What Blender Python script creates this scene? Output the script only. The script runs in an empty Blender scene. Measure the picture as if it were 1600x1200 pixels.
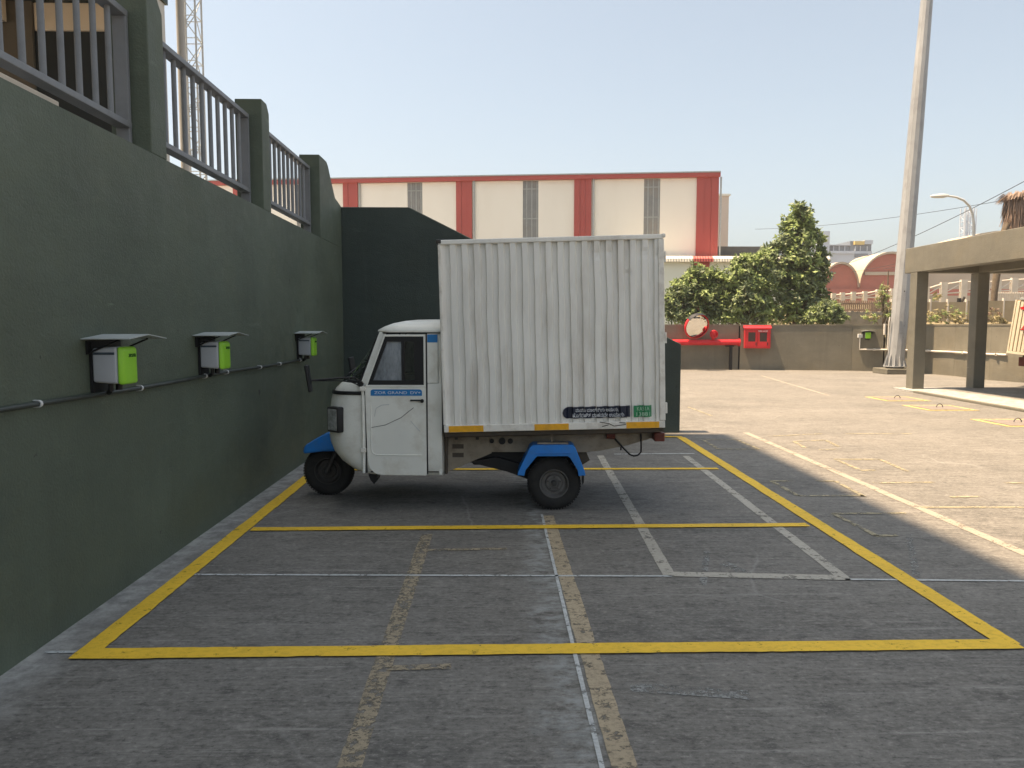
import bpy, bmesh, math, random
from mathutils import Vector, Matrix, noise
random.seed(7)
S = bpy.context.scene
COL = S.collection
R = math.radians

# ------------------------------------------------------------------ camera, sky, sun, exposure
EYE = 1.75
FPX = 1150.0
PITCH = math.atan(90 / FPX)
YAW = math.atan(22 / FPX)
cam_d = bpy.data.cameras.new('camera')
cam_d.sensor_width = 36
cam_d.lens = 36 * FPX / 1600
cam_d.clip_start = 0.05
cam_d.clip_end = 3000
cam = bpy.data.objects.new('camera', cam_d)
COL.objects.link(cam)
cam.location = (0, 0, EYE)
cam.rotation_euler = (R(90) - PITCH, 0, -YAW)
S.camera = cam

SUN_EL, SUN_AZ = R(71), R(-88)          # azimuth measured from +Y towards +X; the sun stands high over the left
w = bpy.data.worlds.new("World")
S.world = w
w.use_nodes = True
nt = w.node_tree
for n in list(nt.nodes):
    nt.nodes.remove(n)
out = nt.nodes.new('ShaderNodeOutputWorld')
bg = nt.nodes.new('ShaderNodeBackground')
sky = nt.nodes.new('ShaderNodeTexSky')
sky.sky_type = 'NISHITA'
sky.sun_disc = False
sky.sun_elevation = SUN_EL
sky.sun_rotation = SUN_AZ
sky.altitude = 300
sky.air_density = 1.0
sky.dust_density = 4.5
sky.ozone_density = 1.0
hs = nt.nodes.new('ShaderNodeHueSaturation')
hs.inputs['Saturation'].default_value = 0.62
nt.links.new(sky.outputs[0], hs.inputs['Color'])
tintn = nt.nodes.new('ShaderNodeMix')
tintn.data_type = 'RGBA'
tintn.blend_type = 'MULTIPLY'
tintn.inputs[0].default_value = 1
tintn.inputs[7].default_value = (1.0, 1.03, 0.975, 1)      # dusty warm-green cast of the hazy sky
nt.links.new(hs.outputs[0], tintn.inputs[6])
nt.links.new(tintn.outputs[2], bg.inputs['Color'])
bg.inputs['Strength'].default_value = 0.083
nt.links.new(bg.outputs[0], out.inputs['Surface'])

sun_d = bpy.data.lights.new('sun', 'SUN')
sun_d.energy = 5.0
sun_d.angle = R(0.55)
sun_d.color = (1.0, 0.75, 0.49)
sun = bpy.data.objects.new('sun', sun_d)
COL.objects.link(sun)
sd = Vector((math.sin(SUN_AZ) * math.cos(SUN_EL), math.cos(SUN_AZ) * math.cos(SUN_EL), math.sin(SUN_EL)))
sun.rotation_euler = sd.to_track_quat('Z', 'Y').to_euler()
sun.location = (-20, 0, 60)

S.view_settings.view_transform = 'Standard'
S.view_settings.look = 'None'
S.view_settings.exposure = 1.42
S.view_settings.gamma = 1
S.view_settings.use_curve_mapping = False
S.cycles.max_bounces = 8
S.cycles.transparent_max_bounces = 12

# ------------------------------------------------------------------ surveying helpers (photo measurements -> metres)
_cb = Matrix.Rotation(-YAW, 3, 'Z') @ Matrix.Rotation(R(90) - PITCH, 3, 'X')


def ray(px, py):
    return _cb @ Vector(((px - 800) / FPX, -(py - 600) / FPX, -1))


def at(px, py, Y):
    d = ray(px, py)
    return Vector((0, 0, EYE)) + d * (Y / d.y)


def gp(px, py, z=0.0):
    d = ray(px, py)
    return Vector((0, 0, EYE)) + d * ((z - EYE) / d.z)


# ------------------------------------------------------------------ mesh helpers
class MB:
    def __init__(s):
        s.v, s.f, s.m = [], [], []

    def add(s, vs, fs, mi=0):
        b = len(s.v)
        s.v += [Vector(p) for p in vs]
        s.f += [tuple(b + i for i in f) for f in fs]
        s.m += [mi] * len(fs)
        return s

    def box(s, x0, x1, y0, y1, z0, z1, mi=0, M=None):
        vs = [Vector((x, y, z)) for z in (z0, z1) for y in (y0, y1) for x in (x0, x1)]
        if M is not None:
            vs = [M @ p for p in vs]
        return s.add(vs, [(0, 2, 3, 1), (4, 5, 7, 6), (0, 1, 5, 4), (2, 6, 7, 3), (0, 4, 6, 2), (1, 3, 7, 5)], mi)

    def tube(s, pts, r, n=10, mi=0, cap=True):
        pts = [Vector(p) for p in pts]
        rs = r if isinstance(r, (list, tuple)) else [r] * len(pts)
        b = len(s.v)
        up = None
        for i, p in enumerate(pts):
            t = (pts[min(i + 1, len(pts) - 1)] - pts[max(i - 1, 0)]).normalized()
            if up is None:
                up = Vector((0, 0, 1)) if abs(t.z) < 0.9 else Vector((1, 0, 0))
            a = t.cross(up).normalized()
            c = a.cross(t).normalized()
            up = c
            for k in range(n):
                q = 2 * math.pi * k / n
                s.v.append(p + (a * math.cos(q) + c * math.sin(q)) * rs[i])
        for i in range(len(pts) - 1):
            for k in range(n):
                k2 = (k + 1) % n
                s.f.append((b + i * n + k, b + i * n + k2, b + (i + 1) * n + k2, b + (i + 1) * n + k))
                s.m.append(mi)
        if cap:
            s.f.append(tuple(b + k for k in reversed(range(n))))
            e = b + (len(pts) - 1) * n
            s.f.append(tuple(e + k for k in range(n)))
            s.m += [mi, mi]
        return s

    def prism(s, poly, axis, a, b_, mi=0):
        """poly: 2-D points; axis 'x': poly=(y,z); 'y': poly=(x,z); 'z': poly=(x,y)"""
        def mk(p, t):
            return {'x': (t, p[0], p[1]), 'y': (p[0], t, p[1]), 'z': (p[0], p[1], t)}[axis]
        n = len(poly)
        vs = [mk(p, a) for p in poly] + [mk(p, b_) for p in poly]
        fs = [tuple(range(n)), tuple(reversed(range(n, 2 * n)))]
        fs += [(i, n + i, n + (i + 1) % n, (i + 1) % n) for i in range(n)]
        return s.add(vs, fs, mi)

    def ring(s, outer, inner, axis, a, b_, mi=0):
        """frame between two loops with the same number of points, extruded a..b"""
        def mk(p, t):
            return {'x': (t, p[0], p[1]), 'y': (p[0], t, p[1]), 'z': (p[0], p[1], t)}[axis]
        n = len(outer)
        vs = [mk(p, t) for t in (a, b_) for L in (outer, inner) for p in L]
        fs = []
        for i in range(n):
            j = (i + 1) % n
            fs += [(i, j, n + j, n + i), (2 * n + i, 3 * n + i, 3 * n + j, 2 * n + j),
                   (i, 2 * n + i, 2 * n + j, j), (n + i, n + j, 3 * n + j, 3 * n + i)]
        return s.add(vs, fs, mi)

    def lathe(s, prof, axis='z', c=(0, 0, 0), n=24, mi=0):
        """prof: (radius, height) pairs"""
        b = len(s.v)
        c = Vector(c)
        for r, h in prof:
            for k in range(n):
                q = 2 * math.pi * k / n
                a, d = r * math.cos(q), r * math.sin(q)
                s.v.append(c + Vector({'z': (a, d, h), 'y': (a, h, d), 'x': (h, a, d)}[axis]))
        for i in range(len(prof) - 1):
            for k in range(n):
                k2 = (k + 1) % n
                s.f.append((b + i * n + k, b + i * n + k2, b + (i + 1) * n + k2, b + (i + 1) * n + k))
                s.m.append(mi)
        return s

    def grid(s, fn, nu, nv, mi=0):
        b = len(s.v)
        for j in range(nv + 1):
            for i in range(nu + 1):
                s.v.append(Vector(fn(i / nu, j / nv)))
        for j in range(nv):
            for i in range(nu):
                a = b + j * (nu + 1) + i
                s.f.append((a, a + 1, a + nu + 2, a + nu + 1))
                s.m.append(mi)
        return s

    def build(s, name, mat, parent=None, world=True, bevel=0, smooth=False, seg=2, fix=True):
        me = bpy.data.meshes.new(name)
        vs = s.v
        loc = None
        if parent is None:
            lo = Vector((min(p.x for p in vs), min(p.y for p in vs), min(p.z for p in vs)))
            hi = Vector((max(p.x for p in vs), max(p.y for p in vs), max(p.z for p in vs)))
            loc = Vector(((lo.x + hi.x) / 2, (lo.y + hi.y) / 2, lo.z))
        elif world:
            loc = Vector(parent['_w']) if '_w' in parent else None
        off = loc if loc is not None else Vector((0, 0, 0))
        me.from_pydata([tuple(p - off) for p in vs], [], s.f)
        mats = mat if isinstance(mat, (list, tuple)) else [mat]
        for m in mats:
            me.materials.append(m)
        me.polygons.foreach_set('material_index', s.m)
        bm = bmesh.new()
        bm.from_mesh(me)
        if fix:
            bmesh.ops.recalc_face_normals(bm, faces=bm.faces)
        if bevel:
            es = [e for e in bm.edges if len(e.link_faces) == 2 and e.calc_face_angle(0) > R(25)]
            bmesh.ops.bevel(bm, geom=es, offset=bevel, segments=seg, affect='EDGES', profile=0.5, clamp_overlap=True)
        for f in bm.faces:
            f.smooth = bool(smooth)
        if smooth and smooth is not True:
            for e in bm.edges:
                if len(e.link_faces) == 2 and e.calc_face_angle(0) > R(smooth):
                    e.smooth = False
        bm.to_mesh(me)
        bm.free()
        o = bpy.data.objects.new(name, me)
        COL.objects.link(o)
        if parent is not None:
            o.parent = parent
            if world and '_w' in parent:
                o['_w'] = parent['_w']
        else:
            o.location = loc
            o['_w'] = tuple(loc)
        return o


def tag(o, label=None, cat=None, group=None, kind=None):
    if label:
        o['label'] = label
    if cat:
        o['category'] = cat
    if group:
        o['group'] = group
    if kind:
        o['kind'] = kind
    return o


def thing(name, label, cat, loc=(0, 0, 0), group=None):
    o = bpy.data.objects.new(name, None)
    o.empty_display_size = 0.2
    COL.objects.link(o)
    o.location = loc
    o['_w'] = tuple(loc)
    return tag(o, label, cat, group)


def copy_tree(o, parent=None):
    c = o.copy()
    COL.objects.link(c)
    if parent is not None:
        c.parent = parent
    for ch in list(o.children):
        copy_tree(ch, c)
    return c


def text_mesh(name, body, size, mat, parent, M, width=None, extrude=0.0006, height=None):
    """flat lettering as a mesh, centred, placed by matrix M in the parent's frame"""
    cu = bpy.data.curves.new(name, 'FONT')
    cu.body = body
    cu.size = size
    cu.align_x = 'CENTER'
    cu.align_y = 'CENTER'
    cu.extrude = extrude
    cu.resolution_u = 3
    t = bpy.data.objects.new(name + '_tmp', cu)
    COL.objects.link(t)
    dg = bpy.context.evaluated_depsgraph_get()
    dg.update()
    me = bpy.data.meshes.new_from_object(t.evaluated_get(dg))
    bpy.data.objects.remove(t)
    xs = [v.co.x for v in me.vertices] or [0, 1]
    ys = [v.co.y for v in me.vertices] or [0, 1]
    kx = (width / (max(xs) - min(xs))) if width else 1
    ky = (height / (max(ys) - min(ys))) if height else (kx if width else 1)
    cx, cy = (max(xs) + min(xs)) / 2, (max(ys) + min(ys)) / 2
    me.transform(M @ Matrix.Diagonal((kx, ky, 1, 1)) @ Matrix.Translation((-cx, -cy, 0)))
    me.materials.clear()
    me.materials.append(mat)
    me.name = name
    o = bpy.data.objects.new(name, me)
    COL.objects.link(o)
    o.parent = parent
    return o


FACE_NEG_Y = Matrix.Rotation(R(90), 4, 'X')     # lettering plane facing -Y


# ------------------------------------------------------------------ materials
def newmat(name):
    m = bpy.data.materials.new(name)
    m.use_nodes = True
    t = m.node_tree
    p = t.nodes['Principled BSDF']
    return m, t, p


def N(t, typ, **kw):
    n = t.nodes.new(typ)
    for k, v in kw.items():
        setattr(n, k, v)
    return n


def mixc(t, fac, a, b, mode='MIX'):
    n = t.nodes.new('ShaderNodeMix')
    n.data_type = 'RGBA'
    n.blend_type = mode
    for sock, val in ((n.inputs[0], fac), (n.inputs[6], a), (n.inputs[7], b)):
        if hasattr(val, 'is_linked'):
            t.links.new(val, sock)
        elif isinstance(val, (int, float)):
            sock.default_value = val
        else:
            sock.default_value = (*val, 1)
    return n.outputs[2]


def noise_n(t, scale, detail=5, rough=0.6, stretch=(1, 1, 1), coord='Object', off=(0, 0, 0)):
    tc = N(t, 'ShaderNodeTexCoord')
    mp = N(t, 'ShaderNodeMapping')
    mp.inputs['Scale'].default_value = stretch
    mp.inputs['Location'].default_value = off
    t.links.new(tc.outputs[coord], mp.inputs['Vector'])
    n = N(t, 'ShaderNodeTexNoise')
    n.inputs['Scale'].default_value = scale
    n.inputs['Detail'].default_value = detail
    n.inputs['Roughness'].default_value = rough
    t.links.new(mp.outputs[0], n.inputs['Vector'])
    return n.outputs['Fac']


def ramp(t, val, lo, hi, a=0.0, b=1.0):
    n = N(t, 'ShaderNodeMapRange')
    n.inputs['From Min'].default_value = lo
    n.inputs['From Max'].default_value = hi
    n.inputs['To Min'].default_value = a
    n.inputs['To Max'].default_value = b
    t.links.new(val, n.inputs['Value'])
    return n.outputs[0]


def bump(t, p, h, strength=0.3, dist=0.01):
    b = N(t, 'ShaderNodeBump')
    b.inputs['Strength'].default_value = strength
    b.inputs['Distance'].default_value = dist
    t.links.new(h, b.inputs['Height'])
    t.links.new(b.outputs[0], p.inputs['Normal'])


def pbr(name, col, rough=0.6, var=0.15, scale=3.0, dirt=None, dirt_amt=0.0, dirt_scale=4, metal=0.0, bmp=0.0,
        bscale=60, stretch=(1, 1, 1), spec=0.4):
    m, t, p = newmat(name)
    n1 = noise_n(t, scale, 6, 0.6, stretch)
    f = ramp(t, n1, 0.3, 0.7)
    c = mixc(t, f, tuple(x * (1 - var) for x in col), tuple(min(1, x * (1 + var)) for x in col))
    if dirt is not None and dirt_amt > 0:
        n2 = noise_n(t, dirt_scale, 8, 0.68, stretch, off=(3.1, 7.7, 1.3))
        d = ramp(t, n2, 0.48, 0.72, 0, dirt_amt)
        c = mixc(t, d, c, dirt)
    t.links.new(c, p.inputs['Base Color'])
    r = ramp(t, n1, 0.25, 0.75, max(0.02, rough - 0.08), min(1, rough + 0.08))
    t.links.new(r, p.inputs['Roughness'])
    p.inputs['Metallic'].default_value = metal
    p.inputs['Specular IOR Level'].default_value = spec
    if bmp:
        bump(t, p, noise_n(t, bscale, 4, 0.6), bmp, 0.004)
    return m


def worn_paint(name, col, wear=0.4, scale=9, rough=0.7, stretch=(1, 1, 1), dark=0.85, mott=0.55):
    """road paint with the concrete showing through where it is scuffed off"""
    m, t, p = newmat(name)
    n1 = noise_n(t, scale, 8, 0.72, stretch)
    n2 = noise_n(t, 1.3, 4, 0.6)
    c = mixc(t, ramp(t, n2, 0.3, 0.7), tuple(x * dark for x in col), col)
    c = mixc(t, ramp(t, noise_n(t, 26, 8, 0.8, (0.8, 1.2, 1)), 0.48, 0.6, 0, mott), c, tuple(x * 0.4 for x in col))
    t.links.new(c, p.inputs['Base Color'])
    p.inputs['Roughness'].default_value = rough
    lo = wear - 0.06
    ad = N(t, 'ShaderNodeMath', operation='MULTIPLY_ADD')
    t.links.new(noise_n(t, 48, 4, 0.7), ad.inputs[0])
    ad.inputs[1].default_value = 0.45
    t.links.new(n1, ad.inputs[2])
    a = ramp(t, ad.outputs[0], lo + 0.21, wear + 0.27)
    t.links.new(a, p.inputs['Alpha'])
    return m


def glass(name, tint=(0.6, 0.65, 0.65), refl=0.12, rough=0.03):
    m = bpy.data.materials.new(name)
    m.use_nodes = True
    t = m.node_tree
    for n in list(t.nodes):
        t.nodes.remove(n)
    o = N(t, 'ShaderNodeOutputMaterial')
    tr = N(t, 'ShaderNodeBsdfTransparent')
    tr.inputs[0].default_value = (*tint, 1)
    gl = N(t, 'ShaderNodeBsdfGlossy')
    gl.inputs['Roughness'].default_value = rough
    gl.inputs['Color'].default_value = (0.95, 0.97, 1, 1)
    fr = N(t, 'ShaderNodeFresnel')
    fr.inputs['IOR'].default_value = 1.5
    ad = N(t, 'ShaderNodeMath', operation='ADD')
    ad.use_clamp = True
    ad.inputs[1].default_value = refl
    t.links.new(fr.outputs[0], ad.inputs[0])
    mx = N(t, 'ShaderNodeMixShader')
    t.links.new(ad.outputs[0], mx.inputs[0])
    t.links.new(tr.outputs[0], mx.inputs[1])
    t.links.new(gl.outputs[0], mx.inputs[2])
    t.links.new(mx.outputs[0], o.inputs['Surface'])
    return m


def dust_reflection_glass(name):
    m = glass(name, (0.42, 0.45, 0.47), 0.16, 0.05)
    t = m.node_tree
    o = [n for n in t.nodes if n.type == 'OUTPUT_MATERIAL'][0]
    base = o.inputs['Surface'].links[0].from_socket
    df = N(t, 'ShaderNodeBsdfDiffuse')
    c = mixc(t, ramp(t, noise_n(t, 3.4, 6, 0.7, (2.4, 1, 0.7)), 0.36, 0.6), (0.20, 0.23, 0.27), (0.55, 0.60, 0.66))  # pale and dark mottle paints the pane's reflections, besides the dust film
    t.links.new(c, df.inputs['Color'])
    mx = N(t, 'ShaderNodeMixShader')
    t.links.new(ramp(t, noise_n(t, 3.5, 5, 0.6, off=(4, 4, 4)), 0.3, 0.7, 0.38, 0.62), mx.inputs[0])
    t.links.new(base, mx.inputs[1])
    t.links.new(df.outputs[0], mx.inputs[2])
    t.links.new(mx.outputs[0], o.inputs['Surface'])
    return m


def ground_mat():
    m, t, p = newmat('yard_concrete')
    big = noise_n(t, 0.22, 5, 0.6, (1, 1, 1))
    mid = noise_n(t, 1.1, 8, 0.66, (1, 1.4, 1), off=(5, 2, 0))
    fine = noise_n(t, 30, 8, 0.82, (0.8, 1.25, 1))
    crust = noise_n(t, 7, 12, 0.74, (0.8, 1.35, 1), off=(31, 7, 0))
    scratch = noise_n(t, 5, 6, 0.7, (0.13, 4.6, 1), off=(1, 9, 0))
    broom = noise_n(t, 26, 4, 0.65, (0.10, 2.6, 1), off=(7, 3, 0))
    patch = noise_n(t, 0.62, 9, 0.7, (0.8, 1.3, 1), off=(21, 4, 0))
    streak = broom
    c = mixc(t, ramp(t, mid, 0.32, 0.68), (0.120, 0.115, 0.106), (0.172, 0.164, 0.151))
    c = mixc(t, ramp(t, big, 0.35, 0.65, 0, 0.5), c, (0.192, 0.178, 0.158))
    c = mixc(t, ramp(t, patch, 0.50, 0.66, 0, 0.5), c, (0.082, 0.080, 0.076))
    c = mixc(t, ramp(t, patch, 0.46, 0.34, 0, 0.45), c, (0.225, 0.215, 0.197))
    c = mixc(t, ramp(t, broom, 0.5, 0.72, 0, 0.32), c, (0.25, 0.24, 0.22))
    c = mixc(t, ramp(t, broom, 0.46, 0.3, 0, 0.4), c, (0.07, 0.067, 0.063))
    c = mixc(t, ramp(t, crust, 0.52, 0.67, 0, 0.52), c, (0.27, 0.26, 0.24))
    c = mixc(t, ramp(t, crust, 0.47, 0.35, 0, 0.58), c, (0.042, 0.041, 0.039))
    c = mixc(t, ramp(t, scratch, 0.57, 0.66, 0, 0.6), c, (0.30, 0.29, 0.27))
    c = mixc(t, ramp(t, fine, 0.525, 0.63, 0, 0.62), c, (0.33, 0.315, 0.29))
    c = mixc(t, ramp(t, fine, 0.47, 0.37, 0, 0.72), c, (0.03, 0.029, 0.027))
    tc0 = N(t, 'ShaderNodeTexCoord')
    sx0 = N(t, 'ShaderNodeSeparateXYZ')
    t.links.new(tc0.outputs['Object'], sx0.inputs[0])
    # lime crust bleeding out along the expansion joint
    wj = noise_n(t, 2.4, 6, 0.7, off=(2, 8, 0))
    aj = N(t, 'ShaderNodeMath', operation='MULTIPLY_ADD')
    t.links.new(wj, aj.inputs[0])
    aj.inputs[1].default_value = 0.5
    t.links.new(sx0.outputs['X'], aj.inputs[2])
    b1 = ramp(t, aj.outputs[0], 0.40, 0.58)
    b2 = ramp(t, aj.outputs[0], 0.60, 0.72, 1, 0)
    bj = N(t, 'ShaderNodeMath', operation='MULTIPLY')
    t.links.new(b1, bj.inputs[0])
    t.links.new(b2, bj.inputs[1])
    bk = N(t, 'ShaderNodeMath', operation='MULTIPLY')
    t.links.new(bj.outputs[0], bk.inputs[0])
    t.links.new(ramp(t, crust, 0.44, 0.58, 0, 0.75), bk.inputs[1])
    c = mixc(t, bk.outputs[0], c, (0.31, 0.325, 0.32))
    # wandering hairline cracks
    tc = N(t, 'ShaderNodeTexCoord')
    nz = N(t, 'ShaderNodeTexNoise')
    nz.inputs['Scale'].default_value = 0.9
    nz.inputs['Detail'].default_value = 4
    t.links.new(tc.outputs['Object'], nz.inputs['Vector'])
    ad = N(t, 'ShaderNodeMix', data_type='RGBA')
    ad.inputs[0].default_value = 0.35
    t.links.new(tc.outputs['Object'], ad.inputs[6])
    t.links.new(nz.outputs['Color'], ad.inputs[7])
    vo = N(t, 'ShaderNodeTexVoronoi', feature='DISTANCE_TO_EDGE')
    vo.inputs['Scale'].default_value = 0.55
    t.links.new(ad.outputs[2], vo.inputs['Vector'])
    ck = ramp(t, vo.outputs['Distance'], 0.0, 0.006, 1, 0)
    msk = ramp(t, noise_n(t, 0.5, 3, 0.5, off=(40, 2, 0)), 0.5, 0.6)
    ml = N(t, 'ShaderNodeMath', operation='MULTIPLY')
    t.links.new(ck, ml.inputs[0])
    t.links.new(msk, ml.inputs[1])
    m2 = N(t, 'ShaderNodeMath', operation='MULTIPLY')
    t.links.new(ml.outputs[0], m2.inputs[0])
    m2.inputs[1].default_value = 0.55
    c = mixc(t, m2.outputs[0], c, (0.27, 0.265, 0.25))
    # cement slurry spilled along the foot of the painted wall
    sx = N(t, 'ShaderNodeSeparateXYZ')
    t.links.new(tc.outputs['Object'], sx.inputs[0])
    wob = noise_n(t, 1.6, 6, 0.7, (1, 1, 1), off=(8, 8, 0))
    a1 = N(t, 'ShaderNodeMath', operation='MULTIPLY_ADD')
    t.links.new(wob, a1.inputs[0])
    a1.inputs[1].default_value = -0.75
    t.links.new(sx.outputs['X'], a1.inputs[2])
    slur = ramp(t, a1.outputs[0], -2.52, -2.80, 0, 0.9)
    slt = mixc(t, ramp(t, noise_n(t, 7, 7, 0.75, off=(3, 3, 1)), 0.4, 0.62), (0.24, 0.235, 0.225), (0.46, 0.455, 0.43))
    c = mixc(t, slur, c, slt)
    t.links.new(c, p.inputs['Base Color'])
    p.inputs['Specular IOR Level'].default_value = 0.3
    t.links.new(ramp(t, fine, 0.2, 0.8, 0.62, 0.9), p.inputs['Roughness'])
    hgt = mixc(t, 0.5, fine, crust)
    bump(t, p, hgt, 0.22, 0.005)
    return m


def wall_paint(name, col, worn=0.5):
    m, t, p = newmat(name)
    n1 = noise_n(t, 0.55, 7, 0.62, (1, 1, 1.5))
    c = mixc(t, ramp(t, n1, 0.32, 0.68), tuple(x * 0.78 for x in col), tuple(x * 1.2 for x in col))
    warm = noise_n(t, 1.3, 6, 0.65, off=(17, 3, 2))
    c = mixc(t, ramp(t, warm, 0.5, 0.68, 0, 0.5), c, (col[0] * 1.1, col[1] * 1.03, col[2] * 0.9))
    run = noise_n(t, 2.6, 7, 0.68, (2.2, 2.2, 0.16), off=(3, 1, 0))
    c = mixc(t, ramp(t, run, 0.5, 0.7, 0, 0.32), c, tuple(x * 0.72 for x in col))
    run2 = noise_n(t, 4.5, 6, 0.65, (2.4, 2.4, 0.12), off=(13, 6, 0))
    c = mixc(t, ramp(t, run2, 0.6, 0.74, 0, 0.25), c, tuple(min(1, x * 1.4 + 0.012) for x in col))
    dust = noise_n(t, 4, 8, 0.72, off=(9, 1, 4))
    c = mixc(t, ramp(t, dust, 0.54, 0.74, 0, worn), c, tuple(min(1, x * 1.42 + 0.015) for x in col))
    sc = noise_n(t, 2.3, 9, 0.75, (0.4, 0.4, 2.6), off=(1, 13, 4))
    c = mixc(t, ramp(t, sc, 0.64, 0.69, 0, 0.6), c, tuple(min(1, x * 1.7 + 0.025) for x in col))
    chip = noise_n(t, 9, 4, 0.6, off=(2, 5, 9))
    c = mixc(t, ramp(t, chip, 0.725, 0.745, 0, 0.75), c, (0.022, 0.022, 0.02))
    t.links.new(c, p.inputs['Base Color'])
    t.links.new(ramp(t, dust, 0.3, 0.7, 0.48, 0.72), p.inputs['Roughness'])
    p.inputs['Specular IOR Level'].default_value = 0.4
    trowel = noise_n(t, 2.2, 8, 0.66, (0.8, 0.8, 1.6), off=(4, 4, 4))
    h = mixc(t, 0.3, trowel, noise_n(t, 60, 3, 0.6))
    bump(t, p, h, 0.5, 0.03)
    return m


M = {}
M['ground'] = ground_mat()
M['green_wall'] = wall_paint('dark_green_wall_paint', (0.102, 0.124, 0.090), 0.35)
M['deep_shaded_green'] = wall_paint('deep_shaded_green_paint', (0.045, 0.060, 0.052), 0.25)  # green wall paint darkened for the ramp wall's shade; beams share it
M['olive'] = wall_paint('olive_wall_paint', (0.158, 0.150, 0.122), 0.3)
M['far_olive'] = wall_paint('far_wall_paint', (0.180, 0.166, 0.130), 0.3)
M['rail'] = pbr('grey_railing_paint', (0.205, 0.215, 0.228), 0.45, 0.08, 5, (0.1, 0.1, 0.1), 0.25, 9)
M['coping'] = pbr('pale_stone_coping', (0.52, 0.46, 0.38), 0.7, 0.12, 6)
M['yellow'] = worn_paint('yellow_bay_paint', (0.88, 0.56, 0.035), 0.35, 14, dark=0.8, mott=0.3)
M['yellow_old'] = worn_paint('faded_yellow_paint', (0.34, 0.30, 0.20), 0.485, 7)
M['white_line'] = worn_paint('old_white_paint', (0.43, 0.405, 0.35), 0.41, 10, mott=0.4)
M['manhole_yellow'] = worn_paint('manhole_yellow_paint', (0.52, 0.42, 0.18), 0.42, 9)
M['cream_line'] = worn_paint('cream_worn_paint', (0.32, 0.285, 0.235), 0.40, 6, mott=0.25)
M['lime'+'_crust'] = worn_paint('lime_crust', (0.27, 0.275, 0.265), 0.53, 13, mott=0.8)
M['white_thin'] = worn_paint('chalky_white_paint', (0.52, 0.54, 0.54), 0.41, 7)
M['tan_line'] = worn_paint('dusty_tan_joint_filler', (0.44, 0.36, 0.245), 0.42, 11, mott=0.75, dark=0.75)
M['tan_faint'] = worn_paint('rubbed_off_tan_line', (0.33, 0.275, 0.19), 0.485, 16)
M['cab_white'] = pbr('cream_white_cab_paint', (0.83, 0.83, 0.77), 0.34, 0.04, 2.5, (0.46, 0.40, 0.30), 0.5, 3.6, spec=0.5)
M['box_white'] = pbr('weathered_white_box_paint', (0.83, 0.815, 0.765), 0.5, 0.06, 1.8, (0.44, 0.37, 0.29), 0.42, 2.6, stretch=(2.4, 1, 0.5))
M['box_edge'] = pbr('white_box_edge_paint', (0.80, 0.775, 0.71), 0.5, 0.06, 4, (0.3, 0.23, 0.16), 0.45, 7)
M['blue'] = pbr('blue_plastic', (0.02, 0.20, 0.62), 0.42, 0.12, 5, (0.09, 0.16, 0.27), 0.4, 6)
M['sticker_blue'] = pbr('blue_sticker', (0.015, 0.19, 0.50), 0.4, 0.05, 6)
M['navy'] = pbr('navy_banner', (0.015, 0.02, 0.04), 0.4, 0.1, 6)
M['plate_green'] = pbr('green_plate_paint', (0.03, 0.25, 0.10), 0.45, 0.15, 14)
M['lettering'] = pbr('white_lettering', (0.72, 0.75, 0.78), 0.5, 0.04, 9)
M['lettering_pale'] = pbr('pale_green_lettering', (0.42, 0.62, 0.46), 0.5, 0.1, 20)
M['lettering_dark'] = pbr('dark_green_lettering', (0.03, 0.13, 0.01), 0.5, 0.05, 9)
M['orange'] = pbr('amber_reflective_tape', (0.85, 0.42, 0.02), 0.4, 0.1, 20, (0.35, 0.2, 0.05), 0.35, 16)
M['black'] = pbr('black_plastic', (0.013, 0.013, 0.014), 0.5, 0.2, 8)
M['rubber'] = pbr('dusty_tyre_rubber', (0.022, 0.021, 0.020), 0.85, 0.3, 9, (0.08, 0.07, 0.06), 0.35, 8)
M['rim'] = pbr('dusty_grey_rim', (0.14, 0.135, 0.13), 0.55, 0.2, 12, (0.06, 0.05, 0.045), 0.6, 14, metal=0.3)
M['dark_metal'] = pbr('dark_metal', (0.045, 0.043, 0.04), 0.6, 0.2, 9, (0.1, 0.07, 0.045), 0.4, 10)
M['chassis'] = pbr('dusty_beige_chassis', (0.30, 0.255, 0.195), 0.7, 0.18, 6, (0.10, 0.06, 0.035), 0.7, 7)
M['chassis_dark'] = pbr('grimy_chassis', (0.085, 0.07, 0.055), 0.8, 0.25, 8, (0.13, 0.09, 0.05), 0.5, 9)
M['glass'] = glass('window_glass', (0.45, 0.49, 0.5), 0.08)
M['glass_front'] = dust_reflection_glass('sliding_glass_dust_reflection')
M['screen'] = glass('windscreen_glass', (0.55, 0.6, 0.6), 0.05)
M['lamp_glass'] = pbr('headlight_lens', (0.42, 0.43, 0.43), 0.15, 0.45, 22, metal=0.4)
M['seat'] = pbr('black_vinyl', (0.02, 0.02, 0.022), 0.5, 0.2, 9)
M['red_lamp'] = pbr('red_brown_lamp', (0.13, 0.03, 0.02), 0.4, 0.2, 9)
M['lime'] = pbr('lime_green_plastic', (0.30, 0.64, 0.04), 0.38, 0.05, 5)
M['charger_grey'] = pbr('light_grey_plastic', (0.46, 0.475, 0.50), 0.45, 0.04, 5)
M['charger_slot'] = pbr('slate_slot', (0.06, 0.08, 0.10), 0.3, 0.1, 9)
M['galv'] = pbr('galvanised_sheet', (0.42, 0.44, 0.43), 0.45, 0.12, 9, (0.25, 0.25, 0.24), 0.4, 12, metal=0.5)
M['hood'] = pbr('grey_hood_sheet', (0.40, 0.43, 0.42), 0.5, 0.08, 9)
M['conduit'] = pbr('painted_conduit', (0.045, 0.052, 0.045), 0.42, 0.15, 7)
M['clip'] = pbr('white_clip', (0.66, 0.67, 0.66), 0.5, 0.05, 9)
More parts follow.
